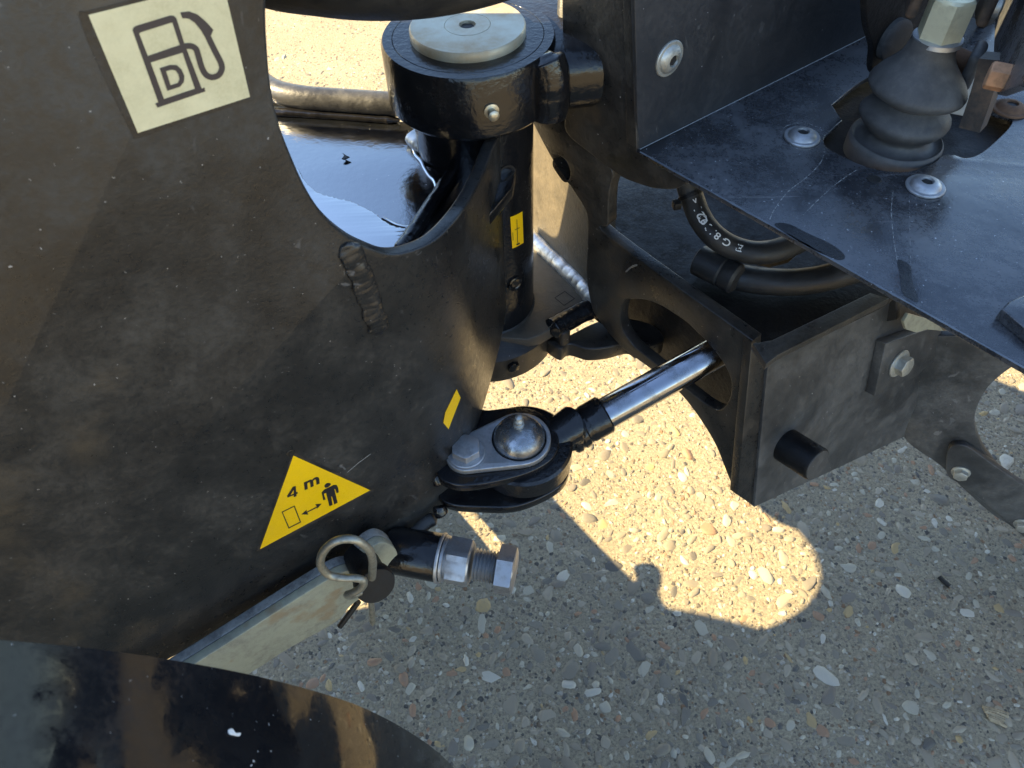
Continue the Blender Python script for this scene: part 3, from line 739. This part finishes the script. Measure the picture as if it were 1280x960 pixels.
bb = lathe('flange_bolt', bcen, FA.n, [(.0195, 0), (.0200, .0012), (.0195, .0025), (.0145, .0035)], M['zinclight'], rearc, 36)
hexhead('bolt_head', bcen+FA.n*.003, FA.n, .0142, .0115, M['zinclight'], bb, rot=.35)
stc = FA.off(.004).hit(982, 556)
stub = lathe('stub_pin', stc-FA.n*.004, FA.n, [(.0225, 0), (.0225, .050), (.0212, .0525), (.005, .0525)], M['plastic'], rearc, 40)
lathe('stub_end', stc+FA.n*.0487, FA.n, [(.0205, 0), (.0200, .0006), (.003, .0006)], M['face'], stub, 36)
tag(stub, 'short black stub pin with a cross hole on the face plate')
sdir = (Vector((0, 0, 1))-FA.n*FA.n.z).normalized(); sdir = (sdir + FA.ax*.25).normalized()
lathe('cross_hole', stc+FA.n*.036+sdir*.0222, sdir, [(.0048, 0), (.0048, .0008), (.0036, .0009), (.003, .0003)], M['dark'], stub, 20)
# lower right curved plate and bolted bar
LPP = FA.hit(1140, 500); LP = Plane(LPP-FA.n*.006, horiz(-25)); LP = LP if LP.n.dot(CP-LP.P) > 0 else Plane(LP.P, -horiz(-25))
plate('axle_plate', LP, sm([(1132, 470, 1), (1165, 420, 1), (1215, 420, 1), (1275, 452, 1), (1250, 470), (1233, 487), (1222, 508), (1218, 528), (1224, 552), (1238, 575), (1260, 597), (1290, 618, 1), (1400, 700, 1), (1400, 790, 1), (1280, 672), (1240, 643), (1205, 612), (1175, 582), (1150, 565), (1134, 552), (1128, 540), (1130, 515)]), .012, M['face'], rearc, bev=.0015)
bbp = plate('bolted_bar', LP.off(.010), sm([(1183, 572), (1187, 560), (1197, 556), (1212, 560), (1240, 580), (1275, 604), (1400, 690, 1), (1400, 775, 1), (1278, 668), (1235, 632), (1200, 606), (1184, 594)]), .010, M['face'], rearc, bev=.0015)
for c in ((1201, 590), (1279, 655)):
    q = LP.off(.010).hit(*c); fb = lathe('flange_bolt', q, LP.n, [(.0135, 0), (.0138, .001), (.0135, .002), (.011, .003)], M['zinclight'], rearc, 32)
    hexhead('bolt_head', q+LP.n*.002, LP.n, .0108, .009, M['zinclight'], fb, rot=.2)
# inside of the box: tray floor, and dark sheets painted in for shade
TZ = AR.hit(850, 360).z
tray = [(763, 299), (941, 427), (975, 440), (1112, 374), (1160, 330), (1010, 215), (860, 180), (765, 215)]
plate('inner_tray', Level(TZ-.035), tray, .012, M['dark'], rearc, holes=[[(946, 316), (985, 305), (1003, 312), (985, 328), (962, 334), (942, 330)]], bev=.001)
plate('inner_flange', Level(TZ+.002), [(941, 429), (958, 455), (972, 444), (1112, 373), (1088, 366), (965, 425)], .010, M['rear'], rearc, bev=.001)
plate('dark_inner_sheet', AR.off(-.07), [(745, 340), (800, 330), (935, 420), (935, 560), (905, 520), (885, 508), (815, 462), (775, 432), (745, 400)], .012, M['dark'], rearc, bev=.001)  # near black sheet for the shaded inside of the arch hole
plate('dark_backing', AR.off(-.24), [(740, 170), (880, 190), (1120, 340), (1120, 400), (940, 430), (740, 320)], .01, M['dark'], rearc, bev=.001)  # dark backing added for the shade behind the hoses

# far plate in the sun and the lower joint plate
LOZ = .452
fa, fb_ = onz(668, 297, LOZ), onz(742, 372, LOZ)
FPL = Plane(fa, (fb_-fa).normalized())
if FPL.n.x > 0: FPL = Plane(fa, -(fb_-fa).normalized())
plate('far_plate', FPL, [(592, 92), (700, 96), (757, 150), (757, 393), (742, 376), (668, 300), (640, 270), (600, 225)], .016, M['sunplate'], rearc, bev=.001)  # hidden left end is lengthened to shade the ground at right
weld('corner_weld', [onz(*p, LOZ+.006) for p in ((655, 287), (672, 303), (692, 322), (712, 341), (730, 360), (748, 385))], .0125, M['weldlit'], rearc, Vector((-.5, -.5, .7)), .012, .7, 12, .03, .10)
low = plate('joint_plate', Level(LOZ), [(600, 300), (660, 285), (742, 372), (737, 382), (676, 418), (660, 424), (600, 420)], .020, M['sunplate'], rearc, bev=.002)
mk = [(693.5, 372.5), (706, 364.5), (718, 373.5), (705, 382)]
decal('stamped_square', Level(LOZ), [[stroke(mk+[mk[0]], .9)]], M['dark'], low, .0004)
lathe('lower_boss', PC+Vector((0, 0, .388)), (0, 0, 1), [(.05, 0), (.093, 0), (.098, .004), (.098, .044), (.093, .050), (.075, .056), (.066, .066)], M['rear'], rearc, 64)
p, n = on_tube(641, 457, .098); hexhead('drain_plug', p-n*.002, n, .0085, .008, M['gloss'], rearc)
weld('joint_weld', [onz(*p, LOZ-.006) for p in ((686, 414), (700, 405), (722, 393), (742, 384))], .016, M['gloss'], rearc, Vector((0, 0, 1)), .02, 1, 13)
weld('joint_weld', [onz(*p, LOZ-.002) for p in ((738, 378), (752, 390), (768, 400), (784, 408))], .014, M['gloss'], rearc, Vector((0, 0, 1)), .01, 1, 14)
plate('lower_web', Level(LOZ-.030), sm([(684, 425), (700, 424), (716, 416), (745, 402), (775, 396), (815, 405), (830, 425), (800, 434), (785, 428), (760, 434), (735, 436), (712, 430), (700, 436)]), .026, M['rear'], rearc, bev=.003)
box('web_lug', onz(700, 421, LOZ-.028), horiz(30), horiz(120), (0, 0, 1), .016, .03, .045, M['rear'], rearc, .004)

# floor plate with opening
fl = [(797, 187), (793, 182), (1088, 33), (1420, -133), (1700, 250), (1520, 596), (1280, 460)]
fhole = sm([(1040, 131, 1), (1085, 97), (1130, 92), (1190, 110), (1240, 138), (1263, 146), (1262, 158), (1240, 180), (1222, 193), (1206, 197), (1192, 193), (1178, 194), (1165, 204), (1135, 214), (1105, 213), (1075, 205), (1050, 193), (1034, 184), (1030, 173), (1040, 162), (1053, 150, 1)])
floor = plate('floor_plate', Level(FZ), fl, .006, M['floor'], rearc, holes=[fhole], bev=.0012)
plate('under_plate', Level(FZ-.016), [(1010, 160), (1060, 80), (1200, 70), (1300, 140), (1240, 215), (1130, 240), (1040, 215)], .008, M['dark'], rearc, bev=.001)
for c in ((1002, 172), (1156, 234), (1262, 137)):
    socket_bolt('floor_bolt', onz(*c, FZ+.0003), (0, 0, 1), .0185, M['zinc'] if c[0] < 1250 else M['brown'], rearc, M['dark'])
lathe('small_hole', onz(1093, 224, FZ+.0003), (0, 0, 1), [(.0068, 0), (.006, .0005), (.005, .0003)], M['dark'], floor, 20)
plate('rubber_pad', Level(FZ+.012), [(1252, 386), (1262, 376), (1330, 345), (1400, 400), (1300, 425)], .012, M['floor'], rearc, bev=.002)
decal('worn_edge', Level(FZ), [[stroke(sm([(800, 190), (900, 246), (1000, 302), (1100, 359), (1200, 415), (1300, 471)], 12, False), [1.6+1.5*abs(math.sin(i*1.7))*abs(math.sin(i*.31)) for i in range(61)])]], M['wear'], floor, .0003)
# dried water lines and damp marks on the floor plate
def ribbon(name, pts, w, mat):
    pp = sm(pts, 22, False); rr = random.Random(len(pts)*7+int(pts[0][0])); Ls, Rs = [], []
    st = stroke(pp, [w*.62*(rr.uniform(.05, 1.6) if rr.random() < .7 else .05) for _ in pp])
    return decal(name, Level(FZ), [[st]], mat, floor, .0004)
ribbon('tide_line', [(1031, 186), (1026, 203), (1008, 222), (985, 240), (968, 262), (962, 275)], 1.3, M['tide_lit'])
ribbon('tide_line', [(1072, 212), (1048, 228), (1025, 248), (1003, 270)], 1.0, M['tide_lit'])
ribbon('tide_line', [(1116, 240), (1114, 265), (1117, 300), (1121, 325)], 1.1, M['tide_lit'])
ribbon('tide_line', [(1136, 245), (1137, 280), (1138, 330)], .8, M['tide_lit'])
ribbon('tide_line', [(976, 165), (985, 157), (1005, 154), (1024, 160)], .9, M['tide_lit'])
M['damp'] = dusty('damp black paint', (.006, .006, .007), (.02, .02, .02), .5, .2, .35, 20, .5, .1, 400, .0003)
for q in ([(968, 281), (985, 280), (1010, 292), (1040, 306), (1056, 320), (1048, 325), (1020, 314), (990, 297)], [(1122, 325), (1138, 333), (1140, 350), (1148, 376), (1138, 374), (1128, 366), (1125, 345)]): decal('damp_mark', Level(FZ), [[sm(q)]], M['damp'], floor, .0003)
# upright panel
decal('lit_joint_line', Level(FZ), [[stroke([(800, 187), (940, 117), (1090, 42)], 1.1)]], M['tide_lit'], floor, .0005)  # pale stroke paints the lit edge where panel meets floor
panel = plate('upright_panel', PP, [(798, 192), (790, -120), (1300, -260), (1300, -60)], .005, M['panel'], rearc, bev=.001)
pb_ = PP.hit(836, 73); socket_bolt('panel_bolt', pb_, PP.n, .0175, M['zinclight'], rearc, M['dark'])

# ------------------------------------------------------------------ rubber gaiter and pedal linkage
gc = onz(1113, 186, FZ-.012)
ga = thing('rubber_gaiter', 'dusty black rubber bellows gaiter standing in the floor opening', 'gaiter', gc)
gp = [(.047, -.014), (.048, -.012), (.048, .008), (.0472, .0125), (.0455, .0138), (.0435, .0118), (.040, .010), (.034, .0135), (.0305, .017), (.0305, .0195), (.0350, .0235), (.0408, .0290), (.0440, .0340), (.0448, .0375), (.0436, .0410), (.0385, .0465), (.0310, .0520), (.0285, .0545), (.0295, .0570), (.0360, .0595), (.0430, .0632), (.0460, .0670), (.0464, .0700), (.0448, .0735), (.0400, .0805), (.0320, .0895), (.0260, .097), (.0228, .104), (.0214, .110), (.0206, .116), (.017, .117)]
g_o = lathe('bellows', gc, (.02, .03, 1), gp, M['rubber'], ga, 64, 60)
for v in g_o.data.vertices:
    q = v.co-gc; k = max(0, q.z-.02)/.12; v.co += Vector((noise.noise(v.co*18)*.004, noise.noise(v.co*18+Vector((5, 0, 0)))*.004, (-.004*q.x/.04)*k))
lv = thing('control_lever', 'pale hex rod end held by a rusty fork above the rubber gaiter', 'lever', gc+Vector((0, 0, .11)))
ht = gc+Vector((.003, .004, .115))
hexhead('hex_rod', ht, (.02, .03, 1), .0205, .040, M['hexpale'], lv, rot=.25)
lathe('rod_seat', ht-Vector((0, 0, .003)), (0, 0, 1), [(.021, 0), (.023, .002), (.0225, .006), (.02, .007)], M['zinc'], lv, 36)
fx = horiz(-20); fy = horiz(70)
for sgn in (-1, 1):
    bm_o = box('fork_arm', ht+fx*(.030*sgn)+Vector((0, .004, .060)), fx, fy, (0, 0, 1), .010, .034, .080, M['forkrust'], lv, .004)
lathe('fork_bolt', ht+fx*.034+Vector((0, .004, .034)), fx, [(.011, 0), (.0115, .002), (.0115, .006), (.009, .008), (.004, .008)], M['zinclight'], lv, 28)
pd = thing('pedal_bracket', 'rusty black pedal bracket with cross shaft at the upper right', 'bracket', gc+Vector((.08, .02, .0)))
sh = [at(1160, 58, .765), at(1220, 84, .755)]
tube('cross_shaft', sh, .0105, M['brown'], pd, seg=24)
box('shaft_boss', at(1216, 82, .742), (sh[1]-sh[0]), Vector((0, 0, 1)).cross(sh[1]-sh[0]), (0, 0, 1), .012, .04, .036, M['rubber'], pd, .005)
box('pale_block', at(1196, 112, .80), horiz(-25), horiz(65), (0, 0, 1), .05, .01, .05, M['pale'], pd, .002)
VP = Plane(at(1260, 60, .66), horiz(62)); VP = VP if VP.n.dot(CP-VP.P) > 0 else Plane(VP.P, -horiz(62))
plate('pedal_plate', VP, [(1248, -60), (1300, -60), (1320, 90), (1246, 118), (1241, 80)], .008, M['floor'], pd, bev=.001)
hexhead('rusted_bolt', VP.hit(1258, 98), VP.n, .011, .014, M['orange'], pd, rot=.2)
lg = [at(1243, 70, .69), at(1232, 112, .71), at(1216, 158, .735)]
tube('pedal_leg', sm3(lg, 4), .0135, M['forkrust'], pd, seg=4)
BPp = Plane(at(1120, 40, .80), horiz(36)); BPp = BPp if BPp.n.dot(CP-BPp.P) > 0 else Plane(BPp.P, -horiz(36))
plate('back_plate', BPp, sm([(1082, -60, 1), (1084, 25), (1092, 60), (1095, 95), (1150, 100), (1235, 60), (1252, 20), (1250, -60, 1)]), .008, M['dark'], pd, holes=[sm([(1195, 30), (1215, 22), (1228, 30), (1228, 60), (1205, 52), (1192, 48)])], bev=.001)
lathe('pivot_eye', at(1114, 48, .80), (at(1168, 62, .77)-at(1122, 45, .80)), [(.018, -.01), (.021, -.008), (.021, .008), (.018, .01), (.008, .01)], M['rubber'], pd, 32)

# ==================================================================================================
#                                       HOSES
# ==================================================================================================
HZ = .60
hp = [(846, 190, .70), (857, 222, .665), (865, 247, .645), (876, 274, .63), (894, 296, .62), (920, 311, .61), (952, 316, .61), (990, 306, .61), (1060, 270, .60)]
hpath = sm3([onz(*q) for q in hp], 14)
h1 = thing('hydraulic_hose', 'thick black hose with white lettering curving below the floor plate', 'hose', hpath[40])
tube('hose_body', hpath, .0135, M['hose'], h1, seg=28)
def hose_text(s, i0, step_m, size, r=.0137):
    res = resample(hpath, .0005); bmA = bmesh.new(); pos = i0
    for ch in s:
        if ch != ' ':
            me = text_polys(ch, .012); i = int(pos)
            p = res[i]; t = (res[i-4]-res[i+4]).normalized()          # reads up the hose
            o = (CP-p); o = (o-t*o.dot(t)).normalized(); y = o.cross(t)  # letter-up
            for v in me.vertices:
                ang = (v.co.y-.35)*size/r - .15
                v.co = p + t*(v.co.x*size*1.15) + (o*math.cos(ang)+y*math.sin(ang))*r
            bmA.from_mesh(me); bpy.data.meshes.remove(me)
        pos -= step_m/.0005
    return link('lettering', finish(bmA, 'lettering'), M['white'], h1, None)
resn = resample(hpath, .0005)
def idx_near(px, py):
    best = min(range(len(resn)), key=lambda i: ((Vector((resn[i]-CP)).normalized()-ray(px, py).normalized()).length)); return best
hose_text('1Q21', idx_near(888, 291), .0085, .0135)
hose_text('EN C-8/19', idx_near(928, 314), .0064, .0115)
hose_text('<', idx_near(868, 258), .0072, .010)
tie_i = idx_near(864, 243); tt = (resn[tie_i+3]-resn[tie_i-3]).normalized()
ct = thing('cable_tie', 'black cable tie strapped round the lettered hose', 'cable tie', resn[tie_i])
lathe('strap', resn[tie_i]-tt*.002, tt, [(.0138, 0), (.0152, 0), (.0152, .004), (.0138, .004)], M['plastic'], ct, 32)
box('lock_head', onz(846, 256, .655), horiz(10), horiz(100), (0, 0, 1), .009, .009, .009, M['plastic'], ct, .001)
h2 = tube('hydraulic_hose', sm3([onz(*q) for q in ((1090, 330, .58), (1020, 350, .575), (960, 352, .575), (905, 342, .575), (874, 326, .578))], 8), .016, M['hose'], None, seg=24)
tag(h2, 'plain black hose lying in the tray below the lettered hose', 'hose')
f1 = [onz(*q) for q in ((872, 324, .585), (926, 352, .585))]
lathe('hose_ferrule', f1[0], f1[1]-f1[0], [(.015, 0), (.0185, .002), (.0185, .034), (.0165, .036), (.0185, .040), (.0185, .052), (.015, .055)], M['hose'], h2, 32)
h3 = tube('hydraulic_hose', sm3([at(710, -90, .80), at(708, -20, .80), at(706, 30, .805), at(706, 72, .81), at(712, 90, .84)], 8), .0085, M['hose'], None, seg=20)
tag(h3, 'thin black braided hose running upright beside the pivot boss', 'hose')
h4 = tube('hydraulic_hose', sm3([at(240, -120, .60), at(320, -62, .60), at(400, -46, .60), at(470, -41, .60), at(540, -46, .60), at(610, -62, .60), at(700, -95, .60)], 8), .0385, M['hose'], None, seg=32)
tag(h4, 'fat black hose sagging across the top above the shelf opening', 'hose')

# ==================================================================================================
#                              ADDED LIGHT BLOCKERS (unseen wall, tyres and upper plate)
# ==================================================================================================
blocker_plane = Plane((-.30, 0, 0), (0, 1, 0))
if blocker_plane.n.x < 0: pass
XW = -.30
def sunwall(px, py):
    g = onz(px, py, 0); h = (g.x-XW)/SA; return (g.y+SB*h, h)
patch = [(560, 500), (600, 545), (650, 582), (690, 621), (740, 673), (782, 716), (796, 729), (803, 722), (800, 709), (812, 704), (826, 712), (827, 728), (825, 744), (838, 764), (856, 777), (905, 783), (960, 786), (1004, 766), (1027, 743), (1034, 718), (1025, 690), (1003, 662), (975, 640), (950, 610), (935, 560), (940, 480), (860, 415), (740, 405), (640, 430)]
streak = [(565, 628), (596, 634), (652, 694), (626, 702)]
hw = [sunwall(*q) for q in sm([(p[0], p[1], 1) if i in (0, len(patch)-6) else p for i, p in enumerate(patch[:-5])], 5, False)]; hs = [sunwall(*q) for q in streak]
outer = [(.40, .22), (.50, .05), (.62, .05), (.98, .10), (1.0, .16)] + hw + [(.83, .63), (.83, .70), (.815, .72), (.80, .86), (.80, 1.75), (.37, 1.75), (.37, .4)]
def wallplate(name, poly, holes):
    bm = poly_mesh([poly]+holes, .012, .001)
    for v in bm.verts: v.co = Vector((XW+v.co.z, v.co.x, v.co.y))
    bmesh.ops.recalc_face_normals(bm, faces=bm.faces)
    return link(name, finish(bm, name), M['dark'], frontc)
wallplate('sun_blocker_wall', outer, [hs])  # added unseen wall, its cut edge shapes the sunlit ground patch
tyc = Vector((-.78, 0, .57))  # added unseen tyre, blocks low sun passing under the side plate
ty = thing('blocker_wheel', 'unseen black tyre added left of the front frame to shade the ground', 'blocker_wheel', (tyc.x, tyc.y, 0))
lathe('tyre', tyc-Vector((.15, 0, 0)), (1, 0, 0), [(.27, .02), (.36, 0), (.48, .01), (.55, .04), (.57, .08), (.57, .22), (.55, .26), (.48, .29), (.36, .30), (.27, .28)], M['rubber'], ty, 72)
lathe('rim', tyc-Vector((.12, 0, 0)), (1, 0, 0), [(.05, .10), (.2, .10), (.26, .02), (.272, 0), (.272, .24), (.26, .22), (.2, .14), (.05, .14)], M['dark'], ty, 48)
rw = Vector((1.45, .55, .57))  # added unseen tyre, hides sunlit ground from the mudguard's reflection
ry = thing('blocker_wheel', 'unseen black tyre added right of the rear frame to darken the mudguard reflection', 'blocker_wheel', (rw.x, rw.y, 0))
lathe('tyre', rw-Vector((.15, 0, 0)), (1, 0, 0), [(.27, .02), (.36, 0), (.48, .01), (.55, .04), (.57, .08), (.57, .22), (.55, .26), (.48, .29), (.36, .30), (.27, .28)], M['rubber'], ry, 72)
lathe('rim', rw-Vector((.12, 0, 0)), (1, 0, 0), [(.05, .10), (.2, .10), (.26, .02), (.272, 0), (.272, .24), (.26, .22), (.2, .14), (.05, .14)], M['dark'], ry, 48)
plate('shade_upper_plate', FP, [(-1.1, .96), (-.17, .96), (-.17, 1.75), (-1.1, 1.75)], .012, M['plate'], frontc, lift=-.016, px=False)  # added plate out of view, keeps the sun off the near ground

# ==================================================================================================
#                                       PEBBLES AND LITTER
# ==================================================================================================
protos = []
for k in range(14):
    bm = bmesh.new(); bmesh.ops.create_icosphere(bm, subdivisions=2, radius=1)
    sd_ = Vector((k*3.1, k*1.7, k*.9)); e = random.uniform(.55, .95)
    ang = k % 5 < 3
    for v in bm.verts:
        c = v.co.copy(); f_ = 1+.42*noise.noise(c*.9+sd_)+.20*noise.noise(c*2.1+sd_)
        v.co = Vector((c.x*f_, c.y*f_*e, max(c.z, -.35)*f_*.55))
        if ang: 
            q_ = v.co.x*math.cos(k)+v.co.y*math.sin(k); lim_ = .55+.1*(k % 3); v.co.x -= max(0, q_-lim_)*math.cos(k); v.co.y -= max(0, q_-lim_)*math.sin(k); v.co.x = max(-.72, v.co.x); v.co.z = min(v.co.z, .33+.14*v.co.x)
    me = finish(bm, 'pebble'); protos.append(me)
    me.materials.append(M['pebble']); me.shade_smooth(); me.set_sharp_from_angle(angle=R(50))
def project(p):
    d = Vector(p)-CP; z = d.dot(CF); return 640+FPX*d.dot(CR)/z, 480-FPX*d.dot(CU)/z, z
rp = random.Random(21)
spots = []; cell = {}
def tryadd(x, y, r):
    g = .03; cx, cy = int(x//g), int(y//g)
    for i in range(cx-2, cx+3):
        for j in range(cy-2, cy+3):
            for (a, b, q) in cell.get((i, j), ()):
                if (a-x)**2+(b-y)**2 < (.74*(q+r))**2: return False
    cell.setdefault((cx, cy), []).append((x, y, r)); spots.append((x, y, r)); return True
def rnd_ground(far):
    px, py = rp.uniform(-40, 1320), rp.uniform(-30, 1000)
    return onz(px, py, 0)
for rad0, rad1, n in ((.0120, .0180, 420), (.0080, .0120, 2900), (.0050, .0080, 8500), (.0030, .0050, 14000)):
    for _ in range(n):
        px, py = rp.uniform(-30, 1310), rp.uniform(-20, 990)
        p = onz(px, py, 0)
        if p.y > 2.35: continue
        if rad1 < .005 and p.y > 1.3: continue
        tryadd(p.x, p.y, rp.uniform(rad0, rad1))
def visible_size(s):
    px, py, z = project((s[0], s[1], 0))
    if not (0 < px < 1280 and 0 < py < 960): return 0
    clear = (py > 650 and px > 640) or (px > 560 and py > 760) or (690 < px < 1030 and 560 < py < 790) or (340 < px < 470 and 10 < py < 110) or (610 < px < 900 and 470 < py < 640)
    return s[2]/z*(1 if clear else .05)
spots.sort(key=lambda s: -visible_size(s))
def pmat(s, rr):
    return Matrix.Translation((s[0], s[1], gz(s[0], s[1])-s[2]*.16)) @ Matrix.Rotation(rr.uniform(0, 6.283), 4, 'Z') @ Matrix.Rotation(rr.uniform(-.25, .25), 4, 'X') @ Matrix.Diagonal((s[2]*rr.uniform(.95, 1.35), s[2], s[2]*rr.uniform(.5, .85), 1))
for s in spots[:300]:
    o = bpy.data.objects.new('pebble', rp.choice(protos)); COL.objects.link(o)
    o.parent = ground; o.matrix_local = pmat(s, rp)
V, Fc = [], []
pv = [([v.co.copy() for v in me.vertices], [tuple(p.vertices) for p in me.polygons]) for me in protos]
lowp = []
for k in range(8):
    bm = bmesh.new(); bmesh.ops.create_icosphere(bm, subdivisions=1, radius=1); bm.verts.ensure_lookup_table()
    for i_, v in enumerate(bm.verts): v.index = i_
    sd_ = Vector((k*2.1, k*4.7, k*1.9)); e = random.uniform(.55, .95)
    lowp.append(([Vector((v.co.x*(1+.35*noise.noise(v.co+sd_)), v.co.y*e*(1+.35*noise.noise(v.co*1.3-sd_)), max(v.co.z, -.4)*.55)) for v in bm.verts], [tuple(v.index for v in f.verts) for f in bm.faces])); bm.free()
for s in spots[300:]:
    vv, ff = rp.choice(pv) if s[2] > .0072 else rp.choice(lowp); mt = pmat(s, rp); b0 = len(V)
    V.extend(mt @ v for v in vv); Fc.extend(tuple(i+b0 for i in f) for f in ff)
me = bpy.data.meshes.new('small_pebbles'); me.from_pydata([tuple(v) for v in V], [], Fc); me.update()
sp_o = link('small_pebbles', me, M['pebbles'], ground, 60); tag(sp_o, kind='stuff')
print('pebbles', len(spots), 'tris', len(Fc))

fi = min(range(len(prof)), key=lambda i: abs(edge[i][0]-300))
def on_guard(px, py):
    best = None
    for i in range(len(prof)-1):
        nn = nrm[i]; d = ray(px, py); dn = d.dot(nn)
        if abs(dn) < 1e-6: continue
        h = CP+d*((prof[i]-CP).dot(nn)/dn); tt_ = (prof[i+1]-prof[i]); u_ = (h-prof[i]).dot(tt_.normalized())
        if 0 <= u_ <= tt_.length: best = (h, nn)
    return best
hg = on_guard(290, 917)
if hg:
    h_, n_ = hg; ax_ = Vector((1, 0, 0)); ax_ = (ax_-n_*ax_.dot(n_)).normalized(); FLP = Plane(h_, ax_, n_.cross(ax_))
    fk = plate('paint_flake', FLP, sm([(284, 913), (289, 912), (293, 917), (299, 917), (298, 921), (291, 920), (285, 918)], 4), .0008, M['white'], None, bev=.0002, lift=.0011); tag(fk, 'tiny white flake lying on the glossy black mudguard', 'flake')
wc = thing('wood_chip', 'pale splintered wood chip lying on the shaded concrete', 'wood chip', onz(1245, 893, 0))
for k in range(7):
    a = onz(1228+k*1.5, 884+k*2.6, .004+.001*(k % 3)); b = onz(1258+rp.uniform(-6, 4), 893+k*2.6, .005)
    tube('splinter', [a, a.lerp(b, .5)+Vector((0, 0, .002)), b], .0026, M['wood'], wc, seg=5)
bt = tube('charred_twig', [onz(*p, .004) for p in ((1174, 721), (1180, 727), (1187, 733))], .004, M['dark'], None, seg=7); tag(bt, 'small black charred twig on the grey ground at right', 'twig')
